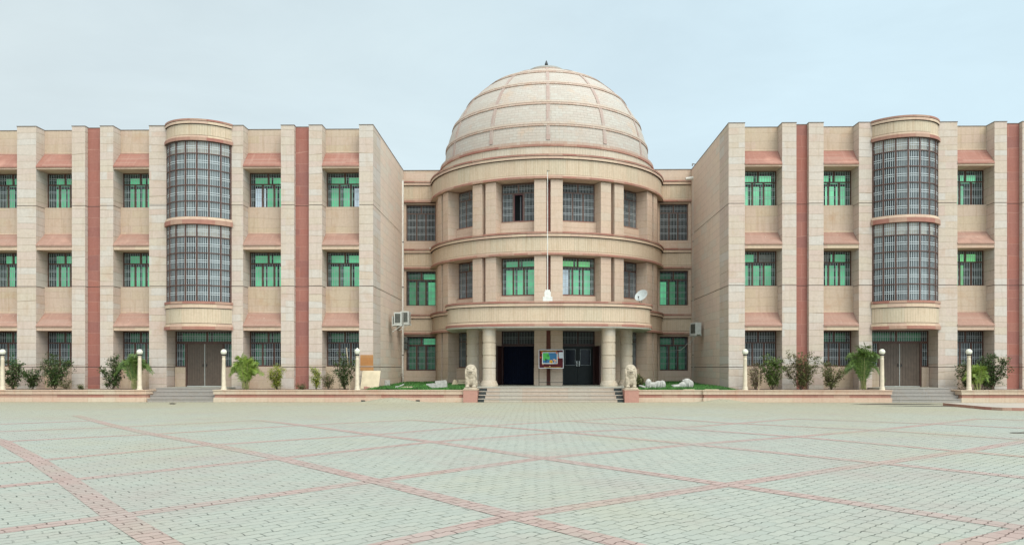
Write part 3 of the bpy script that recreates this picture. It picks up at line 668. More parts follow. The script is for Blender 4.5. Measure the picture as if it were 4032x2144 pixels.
PR = [(xp(2869),xp(2933)),(xp(3080),xp(3136)),(xp(3185),xp(3243)),(xp(3382),xp(3434)),(xp(3694),xp(3770)),(xp(3916),xp(3965)),(xp(4026),xp(4090))]
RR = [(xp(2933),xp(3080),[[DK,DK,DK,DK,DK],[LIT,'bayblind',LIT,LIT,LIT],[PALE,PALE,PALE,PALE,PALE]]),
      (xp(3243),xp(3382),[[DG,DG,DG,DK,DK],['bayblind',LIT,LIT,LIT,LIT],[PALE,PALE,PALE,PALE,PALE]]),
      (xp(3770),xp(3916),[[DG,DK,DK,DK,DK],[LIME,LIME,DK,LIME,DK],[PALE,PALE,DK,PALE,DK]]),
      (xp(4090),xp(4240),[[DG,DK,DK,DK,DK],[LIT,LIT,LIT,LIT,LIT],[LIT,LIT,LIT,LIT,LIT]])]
wing(PR, RR, [(xp(3136),xp(3185)),(xp(3965),xp(4026))], xp(2869), -1, 40)
# orange replacement slabs on the innermost pillar of the left wing
m = MB(); x0, x1 = xp(1419)+0, xp(1470)-.004
m.box(x0, x1, YP-.012, YP-.002, Z(1440,1440,YP)+.01, Z(1396,1440,YP)); m.box(x0, x1+.015, YP-.012, YP-.002, Z(1458,1440,YP), Z(1444,1440,YP))
bpart(m, 'orange_slab', M['orange'], label='two orange-brown stone slabs low on the pillar')

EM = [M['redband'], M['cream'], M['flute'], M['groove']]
# curved stair bays ------------------------------------------------------------
def stair_bay(u0, u1):
    xa, xb = xp(u0), xp(u1); hw = (xb-xa)/2; cx = (xa+xb)/2; bul = .95
    R = (hw*hw+bul*bul)/(2*bul); cy = YP-bul+R; am = math.asin(hw/R)
    def arc(a0, a1, n, R_=R):
        return [(cx+R_*sin(a), cy-R_*cos(a), sin(a), -cos(a), R_*a) for a in [a0+(a1-a0)*i/n for i in range(n+1)]]
    full = arc(-am, am, 40)
    # entablatures
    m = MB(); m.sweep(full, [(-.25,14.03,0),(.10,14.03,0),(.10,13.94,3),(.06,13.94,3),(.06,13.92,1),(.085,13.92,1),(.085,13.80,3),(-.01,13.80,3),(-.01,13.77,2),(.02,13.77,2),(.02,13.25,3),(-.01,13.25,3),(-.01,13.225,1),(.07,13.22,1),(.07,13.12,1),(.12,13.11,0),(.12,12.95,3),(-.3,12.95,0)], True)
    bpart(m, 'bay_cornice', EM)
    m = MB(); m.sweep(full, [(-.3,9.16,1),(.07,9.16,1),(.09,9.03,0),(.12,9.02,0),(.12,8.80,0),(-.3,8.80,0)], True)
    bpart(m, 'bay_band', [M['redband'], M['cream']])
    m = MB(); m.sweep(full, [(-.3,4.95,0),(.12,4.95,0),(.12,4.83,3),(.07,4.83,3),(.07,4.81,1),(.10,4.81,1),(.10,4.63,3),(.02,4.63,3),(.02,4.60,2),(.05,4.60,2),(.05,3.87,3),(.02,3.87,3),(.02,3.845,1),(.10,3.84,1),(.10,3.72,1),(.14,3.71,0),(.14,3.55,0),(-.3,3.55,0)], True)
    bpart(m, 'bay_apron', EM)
    m = MB(); m.face([(p[0],p[1],14.0) for p in full]+[(xb,41,14.0),(xa,41,14.0)], None, 0); 
    m.face(([(p[0],p[1],3.56) for p in full]+[(xb,41,3.56),(xa,41,3.56)])[::-1], None, 1)
    m.box(xa+.003, xb-.003, YP+.35, 41, 3.57, 13.95, 2)
    bpart(m, 'bay_slab', [M['crust'], M['soffit'], M['dark']])
    # glazing
    for (z0, z1) in ((9.16, 12.95), (4.95, 8.80)):
        fm = MB(); gm_ = MB(); pm = MB()
        rows = [z0]; top = .62; k = (z1-z0-top)/4
        for i in range(1, 5): rows.append(z0+k*i)
        rows.append(z1)
        npan = 7
        for i in range(npan+1):
            a = -am+2*am*i/npan; wd = .035/R
            a = max(-am+wd, min(am-wd, a)); fm.sweep(arc(a-wd, a+wd, 1), [(-.06,z1,0),(.02,z1,0),(.02,z0,0),(-.06,z0,0)], True)
        for zz in rows:
            h = .022; fm.sweep(arc(-am, am, 40), [(-.05,zz+h,0),(.015,zz+h,0),(.015,zz-h,0),(-.05,zz-h,0)], False)
        for i in range(npan):
            a0 = -am+2*am*i/npan; a1 = a0+2*am/npan
            for j in range(6):
                a = a0+(a1-a0)*(j+.75)/6.5; wd = .009/R
                gm_.sweep(arc(a-wd, a+wd, 1), [(-.035,z1,0),(-.015,z1,0),(-.015,z0,0),(-.035,z0,0)], False)
        for i in range(5):
            zm = (rows[i]+rows[i+1])/2
            for dz in (-.05, .05):
                gm_.sweep(arc(-am, am, 40), [(-.035,zm+dz+.010,0),(-.010,zm+dz+.010,0),(-.010,zm+dz-.010,0),(-.035,zm+dz-.010,0)], False)
        for i in range(npan):
            a0 = -am+2*am*i/npan; a1 = a0+2*am/npan
            for r in range(5):
                A = (cx+(R-.09)*sin(a0), cy-(R-.09)*cos(a0)); B = (cx+(R-.09)*sin(a1), cy-(R-.09)*cos(a1))
                pm.face([(A[0],A[1],rows[r]),(B[0],B[1],rows[r]),(B[0],B[1],rows[r+1]),(A[0],A[1],rows[r+1])], None, 1 if r == 4 else 0)
        o = bpart(fm, 'stair_glazing', M['frame'])
        gm_.build('grille', M['grillepale'], o); pm.build('pane', [M['bayglass'], M['bayblind']], o)
stair_bay(657, 911); stair_bay(3435, 3693)

# brown side doors under the bays ------------------------------------------------
def side_door(xa, xb, du0, du1, lights):
    """xa..xb opening between the pillars at the back plane; door leaves between du0..du1"""
    Y = YW
    fr = ((xa, Y, 0), (1,0), (0,-1)); wd = xb-xa
    d0 = X(du0, Y)-xa; d1 = X(du1, Y)-xa
    window(((xa+.003,Y,0),(1,0),(0,-1)), wd-.006, 2.95, 3.555, [DG,DG], up=0, cols=2)
    for a0, a1 in ((.003, d0-.06), (d1+.06, wd-.003)):
        if a1-a0 > .15:
            window(((xa+a0,Y+.002,0),(1,0),(0,-1)), a1-a0, 1.68, 2.945, [DG], up=0, cols=1)
            m = MB(); m.box(xa+a0, xa+a1, Y-.10, Y+.3, .6, 1.675); bpart(m, 'door_side_wall', M['wall'])
    m = MB(); m.obox(fr, d0-.06, d0, -.02, .12, .66, 2.945); m.obox(fr, d1, d1+.06, -.02, .12, .66, 2.945); m.obox(fr, d0, d1, .0, .1, 2.88, 2.945)
    d = bpart(m, 'side_door', M['frame'])
    mid = (d0+d1)/2
    for (a, b) in ((d0, mid-.01), (mid+.01, d1)):
        l = MB(); l.obox(fr, a+.004, b-.004, .035, .06, .70, 2.88, 0)
        n = 7
        for i in range(n):
            q0 = a+.01+(b-a-.02)*i/n; q1 = q0+(b-a-.02)/n-.012; l.obox(fr, q0, q1, .02, .036, .72, 2.86, 0)
        l.build('door_leaf', M['door'], d)
    l = MB(); l.obox(fr, mid-.012, mid+.012, .0, .05, .70, 2.88); l.obox(fr, d0, d1, -.005, .02, .665, .70); l.build('metal_strip', M['acwhite'], d)
    l = MB(); l.obox(fr, mid-.10, mid-.07, -.02, .02, 1.70, 1.84); l.obox(fr, mid+.07, mid+.10, -.02, .02, 1.70, 1.84); l.build('handle', M['black'], d)
side_door(xp(658), xp(911), 737, 875, None)
side_door(xp(3435), xp(3693), 3463, 3622, None)

# ------------------------------------------------------------------ drum
RW = 7.25
def darc(a0, a1, n, R=RW):
    return [(XC+R*sin(a), DC-R*cos(a), sin(a), -cos(a), R*a) for a in [a0+(a1-a0)*i/n for i in range(n+1)]]
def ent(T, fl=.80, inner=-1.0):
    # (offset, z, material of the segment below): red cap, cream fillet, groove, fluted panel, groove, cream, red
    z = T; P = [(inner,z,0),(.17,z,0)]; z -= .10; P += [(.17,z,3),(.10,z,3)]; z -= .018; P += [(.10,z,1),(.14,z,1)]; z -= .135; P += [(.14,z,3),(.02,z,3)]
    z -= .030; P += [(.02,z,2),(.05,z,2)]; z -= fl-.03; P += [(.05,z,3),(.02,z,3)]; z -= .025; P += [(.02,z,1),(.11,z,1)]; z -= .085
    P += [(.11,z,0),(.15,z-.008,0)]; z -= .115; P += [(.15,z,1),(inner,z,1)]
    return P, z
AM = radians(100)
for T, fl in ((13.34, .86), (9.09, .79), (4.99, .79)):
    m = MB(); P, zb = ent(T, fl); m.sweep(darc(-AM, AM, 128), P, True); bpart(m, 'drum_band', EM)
levels = [(.5, 3.70), (5.0, 7.80), (9.10, 11.96)]
for lv, (z0, z1) in enumerate(levels):
    for k in range(-2, 3):
        c = radians(30*k)
        for sg in (-1, 1):
            a0, a1 = sorted((c+sg*radians(.95), c+sg*radians(6.2)))
            m = MB(); m.sweep(darc(a0, a1, 6), [(-.95,z1,0),(0,z1,0),(0,z0,0),(-.95,z0,0)], True); 
            if lv == 0: m.sweep(darc(a0-.0015, a1+.0015, 6), [(-.5,1.64,0),(.02,1.64,0),(.02,z0,0),(-.5,z0,0)], True)
            bpart(m, 'pilaster', M['drum'])
        m = MB(); m.sweep(darc(c-radians(.95), c+radians(.95), 2), [(-.95,z1,0),(-.42,z1,0),(-.42,z0,0),(-.95,z0,0)], True); bpart(m, 'red_strip', M['red'])
    for sg in (-1, 1):   # plain wall beyond the last pair
        a0, a1 = sorted((sg*radians(67.5), sg*radians(100)))
        m = MB(); m.sweep(darc(a0, a1, 12), [(-.95,z1,0),(-.18,z1,0),(-.18,z0,0),(-.95,z0,0)], True); bpart(m, 'drum_wall', M['drum'])
WR = 6.45
def chord(c, r, half):
    n = (sin(c), -cos(c)); t = (cos(c), sin(c)); O = (XC+n[0]*r-t[0]*half, DC+n[1]*r-t[1]*half, 0); return (O, t, n)
for lv in range(3):
    for k in (-45, -15, 15, 45):
        c = radians(k); half = WR*tan(radians(8.72))
        if lv == 0 and abs(k) == 15: continue
        z0, z1 = levels[lv]; sill = (1.62, 5.66, 9.79)[lv]
        fr = chord(c, WR+.16, (WR+.16)*tan(radians(8.72)))
        sp = MB(); sp.obox(fr, 0, 2*(WR+.16)*tan(radians(8.72)), 0, .5, z0, sill-.0)
        sp.obox(fr, -.0+.06, 2*(WR+.16)*tan(radians(8.72))-.06, -.02, .12, sill-.0, sill+.03, 1)
        bpart(sp, 'spandrel', [M['drum'], M['redband']])
        if lv == 2: sty = [DK,DK,DK,DK,DK]; fk = 'framegrey'; gk = 'grille'
        elif lv == 1:
            fk = 'frame'; gk = 'grille'
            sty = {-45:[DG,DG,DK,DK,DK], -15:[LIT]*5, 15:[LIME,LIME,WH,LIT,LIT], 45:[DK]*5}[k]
        else: sty = [DK]*5; fk = 'framegrey'; gk = 'grille'
        window(chord(c, WR, half-.003), 2*half-.006, sill+.03, z1-.005, sty, up=.52, frame=fk, grille=gk, casement=(1 if (lv == 2 and k == -15) else None))
core = MB(); core.lathe([(5.5, .5), (5.5, 13.3), (0, 13.3)], XC, DC, 48); bpart(core, 'drum_core', M['drum'])
# open shutter leaf of the upper left drum window
fr = chord(radians(-15), WR, WR*tan(radians(8.72)))
m = MB(); wd_ = 2*WR*tan(radians(8.72)); a = .055+(wd_-.11)/3+.05
m.obox(fr, a, a+.035, .02, .05, 9.9, 11.38); m.obox(fr, a+.5, a+.535, .02, .05, 9.9, 11.38); m.obox(fr, a+.035, a+.5, .02, .05, 11.34, 11.38); m.obox(fr, a+.035, a+.5, .02, .05, 9.86, 9.9)
bpart(m, 'open_casement', plain('maroon_casement', (.13,.035,.04), .5))
cu = MB(); cu.obox(fr, a+.30, a+.36, .2, .25, 9.9, 11.3); bpart(cu, 'curtain', plain('grey_curtain', (.12,.12,.13), .8))

# entrance doors ---------------------------------------------------------------
for k in (-15, 15):
    c = radians(k); half = WR*tan(radians(8.72)); fr = chord(c, WR, half); wd = 2*half
    window(chord(c, WR, half-.003), wd-.006, 2.93, 3.695, [DK,DK], up=0, cols=2, frame='doormaroon', grille='grilledark')
    m = MB(); m.obox(fr, .0, .09, -.02, .16, .68, 2.93); m.obox(fr, wd-.09, wd, -.02, .16, .68, 2.93); m.obox(fr, .09, wd-.09, -.01, .14, 2.84, 2.93)
    m.obox(fr, 0, wd, .9, .92, .68, 2.93, 1); m.obox(fr, -.02, .0, .1, .9, .68, 2.93, 1); m.obox(fr, wd, wd+.02, .1, .9, .68, 2.93, 1)
    d = bpart(m, 'entrance_door', [M['doormaroon'], M['navy']], label='open entrance doorway hung with a navy curtain' if k < 0 else 'closed dark green double door with glazed upper panels')
    l = MB()     # maroon leaf folded back along the reveal
    a0, a1 = ((-.03, .01) if k < 0 else (wd-.01, wd+.03))
    l.obox(fr, a0, a1, -.82, -.02, .70, 2.86); l.build('outer_leaf', M['doormaroon'], d)
    if k < 0:
        l = MB(); l.obox(fr, .1, wd-.1, .10, .13, .72, 2.83)
        for i in range(14): q = .12+(wd-.26)*i/14; l.obox(fr, q, q+.06, .075, .10, .74, 2.82)
        l.build('curtain', M['navy'], d)
    else:
        mid = wd/2
        for s0, s1 in ((.1, mid-.008), (mid+.008, wd-.1)):
            l = MB(); st_ = .15
            l.obox(fr, s0, s0+st_, .03, .08, .70, 2.83); l.obox(fr, s1-st_, s1, .03, .08, .70, 2.83)
            l.obox(fr, s0+st_, s1-st_, .031, .079, .70, .80); l.obox(fr, s0+st_, s1-st_, .031, .079, 2.66, 2.83); l.obox(fr, s0+st_, s1-st_, .031, .079, 1.68, 1.80)
            l.obox(fr, s0+st_, s1-st_, .045, .07, .80, 1.68)
            lf = l.build('door_leaf', M['doorgreen'], d)
            g_ = MB(); g_.obox(fr, s0+st_, s1-st_, .05, .06, 1.80, 2.66); g_.build('glass', M['bluedark'], lf)
            h_ = MB(); a = s1-.06 if s0 < mid-.2 and s1 < mid else s0+.06
            for q in (1.93, 2.17): pass
            h_.obox(fr, a-.012, a+.012, -.03, -.01, 1.72, 2.02); h_.obox(fr, a-.010, a+.010, -.01, .03, 1.74, 1.77); h_.obox(fr, a-.010, a+.010, -.01, .03, 1.97, 2.0)
            h_.build('handle', M['steel'], lf)
            e_ = MB(); rr = .012
            for (z_a, z_b) in ((1.80-.02, 1.80), (2.66, 2.68)): e_.obox(fr, s0+st_-.02, s1-st_+.02, .022, .03, z_a, z_b)
            for qa in (s0+st_-.02, s1-st_): e_.obox(fr, qa, qa+.02, .022, .03, 1.80, 2.66)
            e_.build('bead', M['grilledark'], lf)

# ------------------------------------------------------------------ dome
ZD = 14.15; RD = 6.49; HD = 6.22
dm = MB(); n = 40; prof = []
for i in range(n+1):
    ph = pi/2*i/n; prof.append((RD*cos(ph)**1.0, ZD+HD*sin(ph)))
SEG = 120
for k in range(n):
    r0, z0 = prof[k]; r1, z1 = prof[k+1]; s0 = 6.4*pi/2*k/n; s1 = 6.4*pi/2*(k+1)/n
    Ru = 6.49 if k < 22 else (4.0 if k < 32 else 2.2)
    for i in range(SEG):
        t0 = 2*pi*i/SEG; t1 = 2*pi*(i+1)/SEG
        P = [(XC+r0*cos(t0),DC+r0*sin(t0),z0),(XC+r0*cos(t1),DC+r0*sin(t1),z0),(XC+r1*cos(t1),DC+r1*sin(t1),z1),(XC+r1*cos(t0),DC+r1*sin(t0),z1)]
        U = [(Ru*t0,s0),(Ru*t1,s0),(Ru*t1,s1),(Ru*t0,s1)]
        if r1 < 1e-4: P = P[:3]; U = U[:3]
        dm.face(P, U, 0, True)
bpart(dm, 'dome', M['dome'])
def phi_for_v(v):
    lo, hi = 0, radians(75)
    for _ in range(40):
        md = (lo+hi)/2; Y = DC-RD*cos(md); z = ZD+HD*sin(md)
        vv = VH-(z-H)*F/(Y*cos(PSI)-XC*sin(PSI))
        if vv > v: lo = md
        else: hi = md
    return lo
def ringprof(p0, p1, out_, mats):
    P = []
    for q, o in ((p1, -.05), (p1, out_), ((p0+p1)/2, out_), ((p0+p1)/2, out_*.75), (p0, out_*.75), (p0, -.05)):
        P.append((RD*cos(q)+o*cos(q), ZD+HD*sin(q)+o*sin(q)))
    return P
for (va, vb) in ((495, 481), (410.5, 396.5), (332, 322), (285.5, 277.5)):
    p0, p1 = phi_for_v(va), phi_for_v(vb)
    P = ringprof(p0, p1, .07, None)
    m = MB(); prof_ = [(P[i][0], P[i][1], 0 if i < 2 else 1) for i in range(len(P))][::-1]
    m.lathe([(r, z, 1 if i < 3 else 0) for i, (r, z, _) in enumerate(prof_)], XC, DC, 120); bpart(m, 'dome_ring', [M['ringpale'], M['domering']])
for k in range(12):
    c = radians(30*k-90); hwid = .115
    m = MB(); P = []
    for i in range(34):
        ph = radians(2+78*i/33); r = RD*cos(ph)+.035*cos(ph); z = ZD+HD*sin(ph)+.035*sin(ph); hw_ = hwid*(1-.45*i/33)
        P.append((r, z, hw_, ph))
    for i in range(33):
        r0,z0,h0,p0 = P[i]; r1,z1,h1,p1 = P[i+1]
        def pt(r, z, s): return (XC+r*cos(c)-s*sin(c), DC+r*sin(c)+s*cos(c), z)
        m.face([pt(r0,z0,-h0),pt(r0,z0,h0),pt(r1,z1,h1),pt(r1,z1,-h1)], [(-h0,p0*6.4),(h0,p0*6.4),(h1,p1*6.4),(-h1,p1*6.4)], 0, True)
        for s in (-1, 1):
            m.face([pt(r0,z0,s*h0),pt(r0-.08*cos(p0),z0-.08*sin(p0),s*h0),pt(r1-.08*cos(p1),z1-.08*sin(p1),s*h1),pt(r1,z1,s*h1)], None, 0)
    bpart(m, 'dome_rib', M['domerib'])
# ring at the foot of the dome
m = MB(); m.lathe([(6.2,13.25,1),(6.84,13.25,1),(6.84,13.42,0),(6.76,13.43,2),(6.76,13.92,0),(6.82,13.93,0),(6.82,14.05,1),(6.78,14.06,1),(6.78,14.2,1),(6.60,14.25,1),(6.40,14.25,1)], XC, DC, 128)
bpart(m, 'dome_foot', [M['redband'], M['domering'], stone('fluted_dome_foot', (.55,.47,.36), (.53,.45,.35), (.56,.50,.40), .9, 9, flute=.16, streak=.3)])
m = MB(); m.lathe([(1.35,20.0,0),(1.33,20.42,0),(1.27,20.44,1),(1.25,20.53,1),(1.12,20.62,1),(.6,20.70,1),(0,20.72,1)], XC, DC, 40); bpart(m, 'dome_cap', [M['domering'], M['crust']])
fin = MB()
fin.lathe([(.025,20.7),(.025,21.02),(.05,21.03),(.10,21.06),(.11,21.10),(.085,21.18),(.05,21.28),(.0,21.38)], XC, DC, 14)
for dx in (-.12, .04): fin.tube((XC+dx, DC-.12, 20.66), (XC+dx, DC-.12, 20.99), .035, .025, 8)
bpart(fin, 'finial', M['black'])

# ------------------------------------------------------------------ link walls between drum and wings
for sg, xs_ in ((-1, xp(1469)), (1, xp(2869))):
    xin = XC+sg*6.2
    a, b = sorted((xs_+ (0.003 if sg < 0 else -.003), xin))
    path = [(a, YL, 0, -1, a), (b, YL, 0, -1, b)]
    for T, fl in ((13.34, .86), (9.09, .79), (4.99, .79)):
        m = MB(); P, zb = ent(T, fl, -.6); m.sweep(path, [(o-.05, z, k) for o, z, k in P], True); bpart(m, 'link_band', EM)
    wl = MB(); YWL = 49.05
    if sg < 0: wx0, wx1 = X(1603, YWL), X(1700, YWL)+.3
    else: wx0, wx1 = X(2612, YWL)-.3, X(2705, YWL)
    wl.box(a, b, YL-.02, YL+.4, 13.36, ZT+.02, 0); wl.box(a, b, YL-.05, YL+.42, ZT+.02, ZT+.06, 1)
    hs = [(1.46, 3.60), (5.54, 7.72), (9.60, 11.90)]
    lows = [.5, 5.0, 9.10]
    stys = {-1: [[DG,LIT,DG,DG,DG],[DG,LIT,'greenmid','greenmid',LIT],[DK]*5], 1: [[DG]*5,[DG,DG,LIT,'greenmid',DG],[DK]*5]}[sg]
    for k in range(3):
        s0, h0 = hs[k]; z0, z1 = levels[k]
        wl.box(a, b, YL+.05, YL+.5, z0, s0-.002); wl.box(a, b, YL+.05, YL+.5, h0+.002, z1+.0)
        wl.box(a, wx0-.002, YL+.051, YL+.5, s0-.002, h0+.002); wl.box(wx1+.002, b, YL+.051, YL+.5, s0-.002, h0+.002)
        jx = (wx0-.28, wx0-.02) if sg < 0 else (wx1+.02, wx1+.28)
        window(((wx0, YL+.24, 0), (1,0), (0,-1)), wx1-wx0, s0, h0, stys[k], up=.55, frame='frame' if k < 2 else 'framegrey', grille='grille' if k == 2 else 'grilledark')
    bpart(wl, 'link_wall', [M['drum'], M['coping']])
rf = MB(); rf.box(xp(1469), xp(2869), YL+.4, 60, 13.0, 13.3); bpart(rf, 'roof', M['crust'])

# ------------------------------------------------------------------ entrance canopy and columns
CA, CB, CY, EX = 5.50, 3.25, 42.7, 2.5
cp = []
raw = [(XC-CA, 45.6), (XC-CA, 44.0)]
NN = 72
for i in range(NN+1):
    t = pi*i/NN; c_, s_ = cos(t), sin(t)
    raw.append((XC-CA*math.copysign(abs(c_)**(2/EX), c_), CY-CB*abs(s_)**(2/EX)))
raw += [(XC+CA, 44.0), (XC+CA, 45.6)]
cp = line_path(raw, 1)
T = 5.02
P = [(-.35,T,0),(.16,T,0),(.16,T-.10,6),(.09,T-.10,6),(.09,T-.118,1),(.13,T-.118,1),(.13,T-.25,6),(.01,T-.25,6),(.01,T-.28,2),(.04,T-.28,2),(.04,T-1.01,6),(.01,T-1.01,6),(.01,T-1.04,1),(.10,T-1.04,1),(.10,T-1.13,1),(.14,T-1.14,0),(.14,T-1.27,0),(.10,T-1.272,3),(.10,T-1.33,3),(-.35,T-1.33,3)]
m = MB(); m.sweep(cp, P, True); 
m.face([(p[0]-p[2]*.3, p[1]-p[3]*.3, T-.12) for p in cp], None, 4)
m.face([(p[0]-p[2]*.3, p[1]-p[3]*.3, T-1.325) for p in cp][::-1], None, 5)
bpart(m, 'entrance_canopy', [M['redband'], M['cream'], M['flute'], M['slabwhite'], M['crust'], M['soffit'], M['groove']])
def column(x, y, r=.33):
    m = MB(); zs = [.96, 1.61, 2.27, 2.93, 3.70]
    pr = [(r*1.0, .96)]
    for k in range(1, 5):
        if k < 4: pr += [(r, zs[k]-.03), (r-.03, zs[k]-.02), (r-.03, zs[k]+.02), (r, zs[k]+.03)]
        else: pr += [(r, 3.60), (r+.03, 3.62), (r+.03, 3.695)]
    m.lathe(pr, x, y, 32)
    m.lathe([(r+.11,.68),(r+.11,.80),(r+.08,.815),(r+.08,.875),(r+.05,.89),(r+.05,.945),(r,.96)], x, y, 32)
    o = bpart(m, 'column', M['cream2'])
M['cream2'] = stone('column_sandstone', (.54,.455,.34), (.52,.42,.32), (.52,.45,.37), .7, .66, mort=.006, streak=.3)
for u, Y in ((1926, 40.25), (2397, 40.25), (1862, 42.3), (2466, 42.3)): column(X(u, Y), Y, .345 if Y < 41 else .34)

# ================================================================== loose things
# lion statues
def blobs(name, parts, mat, voxel, parent=None, cyl=()):
    """one continuous carved body: overlapping ellipsoids fused by a voxel remesh"""
    import bmesh
    from mathutils import Matrix, Euler
    bm = bmesh.new()
    for (c, s, rot) in parts:
        mt = Matrix.Translation(c) @ Euler(rot).to_matrix().to_4x4() @ Matrix.Diagonal((*s, 1))
        bmesh.ops.create_uvsphere(bm, u_segments=24, v_segments=14, radius=1, matrix=mt)
    for (c, s, rot) in cyl:
        mt = Matrix.Translation(c) @ Euler(rot).to_matrix().to_4x4() @ Matrix.Diagonal((*s, 1))
        bmesh.ops.create_cube(bm, size=1, matrix=mt)
    me = bpy.data.meshes.new(name); bm.to_mesh(me); bm.free(); me.materials.append(mat)
    o = bpy.data.objects.new(name, me); C.objects.link(o)
    r = o.modifiers.new('fuse', 'REMESH'); r.mode = 'VOXEL'; r.voxel_size = voxel; r.use_smooth_shade = True
    s = o.modifiers.new('soft', 'SMOOTH'); s.factor = .5; s.iterations = 2
    if parent is not None: o.parent = parent
    return o
Z3 = (0,0,0)
LION = [((0,.14,.48),(.25,.28,.40),(-.2,0,0)), ((0,.02,.72),(.285,.22,.34),Z3), ((0,.02,.93),(.27,.20,.25),Z3), ((0,-.14,.86),(.15,.11,.10),Z3),
        ((0,-.20,.90),(.06,.06,.06),Z3), ((-.10,-.15,.97),(.075,.05,.03),(0,.25,0)), ((.10,-.15,.97),(.075,.05,.03),(0,-.25,0)), ((0,-.17,.74),(.13,.08,.04),Z3),
        ((-.155,-.06,.34),(.10,.11,.34),Z3), ((.155,-.06,.34),(.10,.11,.34),Z3), ((-.155,-.17,.12),(.10,.13,.07),Z3), ((.155,-.17,.12),(.10,.13,.07),Z3),
        ((-.20,.25,.26),(.11,.20,.22),Z3), ((.20,.25,.26),(.11,.20,.22),Z3), ((0,-.0,.58),(.17,.15,.22),Z3),
        ((-.24,-.03,.70),(.06,.13,.28),Z3), ((.24,-.03,.70),(.06,.13,.28),Z3), ((0,-.10,.84),(.21,.13,.17),Z3)]
def lion(xc, yc, label, plabel):
    p = MB(); hw = .335
    p.box(xc-hw, xc+hw, yc-.42, yc+.55, 0, .585); p.box(xc-hw-.02, xc+hw+.02, yc-.44, yc+.57, .585, .625, 1)
    o = p.build('statue_pedestal', [M['pedestal'], M['kerb']]); tag(o, plabel, 'pedestal', 'pedestals of the lion statues')
    t = thing('lion_statue', label, 'statue', (xc, yc, .625), 'lion statues flanking the entrance')
    b = blobs('body', LION, M['lion'], .014, t)
    q = MB(); q.box(-.30, .30, -.36, .45, 0, .075); q.build('plinth', M['lion'], t, world=False, bevel=.01)
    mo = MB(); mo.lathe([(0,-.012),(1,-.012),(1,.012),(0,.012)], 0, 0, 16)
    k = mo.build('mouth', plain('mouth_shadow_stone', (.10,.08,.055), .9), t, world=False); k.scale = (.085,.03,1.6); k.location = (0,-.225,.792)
    return t
lion(X(1854, YK+.25), YK+.30, 'cream stone seated lion statue left of the entrance steps, facing the courtyard', 'plain red sandstone pedestal under the lion left of the entrance steps')
lion(X(2484, YK+.25), YK+.30, 'cream stone seated lion statue right of the entrance steps, in front of a column', 'plain red sandstone pedestal under the lion right of the entrance steps')

# globe lamps
def lamp(acorn):
    t = thing('garden_lamp', '', 'lamp', (0,0,0), 'cream globe lamps along the planter walls')
    m = MB()
    m.lathe([(.0,0),(.145,0),(.145,.05),(.12,.07),(.12,.15),(.108,.17),(.10,.21),(.094,.9),(.082,1.45),(.088,1.47),(.088,1.50),(.076,1.52),(.076,1.62),(.088,1.64),(.088,1.67),(0,1.67)], 0, 0, 20)
    m.build('post', M['lampwhite'], t, world=False)
    m = MB(); m.lathe([(.0,1.67),(.10,1.67),(.105,1.70),(.08,1.73),(0,1.73)], 0, 0, 20); m.build('collar', M['black'], t, world=False)
    m = MB(); P = []
    if acorn: P = [(0,1.72),(.075,1.72),(.115,1.80),(.135,1.90),(.125,1.95),(.085,1.98),(.05,2.01),(.03,2.03),(.0,2.055)]
    else:
        for i in range(15):
            a = -pi/2+pi*i/14; P.append((max(.143*cos(a), 0), 1.845+.143*sin(a)))
    m.lathe(P, 0, 0, 28); m.build('globe', M['globe'], t, world=False, autosmooth=not acorn)
    return t
LY = 37.35
base = lamp(False); first = True
for u, lab in ((10, 'globe lamp at the left edge, beside the leftmost dark bush'),
               (550, 'globe lamp in front of the palm left of the left side door'),
               (881, 'globe lamp right of the left side steps, in front of the brown door'),
               (3473, 'globe lamp between the tall palm and the right brown side door'),
               (3815, 'globe lamp right of the right side steps, beside a small bright palm'),
               (2934, 'globe lamp right of the right lawn, against the inner pillar of the right wing')):
    loc = (X(u, LY), LY, .585-.03)
    if first: base.location = loc; base['label'] = lab; first = False
    else: copy_tree(base, loc, lab)
a = lamp(True); a.location = (X(1407, LY), LY, .555); a['label'] = 'lamp with pointed acorn-shaped head in front of the orange slabs on the left wing'

# flagpole on the canopy
FX, FY = X(2156, 40.7), 40.7
t = thing('flagpole', 'slim white flagpole on a stepped white base on top of the canopy', 'flagpole', (FX, FY, 4.90))
m = MB(); m.box(FX-.34, FX+.34, FY-.34, FY+.34, 4.90, 5.10); m.box(FX-.25, FX+.25, FY-.25, FY+.25, 5.10, 5.35); m.box(FX-.165, FX+.165, FY-.165, FY+.165, 5.35, 5.62); m.box(FX-.13, FX+.13, FY-.13, FY+.13, 5.62, 5.72)
m.build('base', M['white'], t, bevel=.008)
m = MB(); m.tube((FX,FY,5.72), (FX,FY,Z(676,2153,FY)), .026, .018, 10); m.build('pole', M['white'], t)
zt = Z(676,2153,FY); m = MB(); m.tube((FX-.05,FY,zt+.02),(FX+.12,FY,zt+.05),.014,.014,6); m.tube((FX,FY,zt),(FX,FY,zt+.10),.02,.005,6); m.build('pulley', M['acdark'], t)

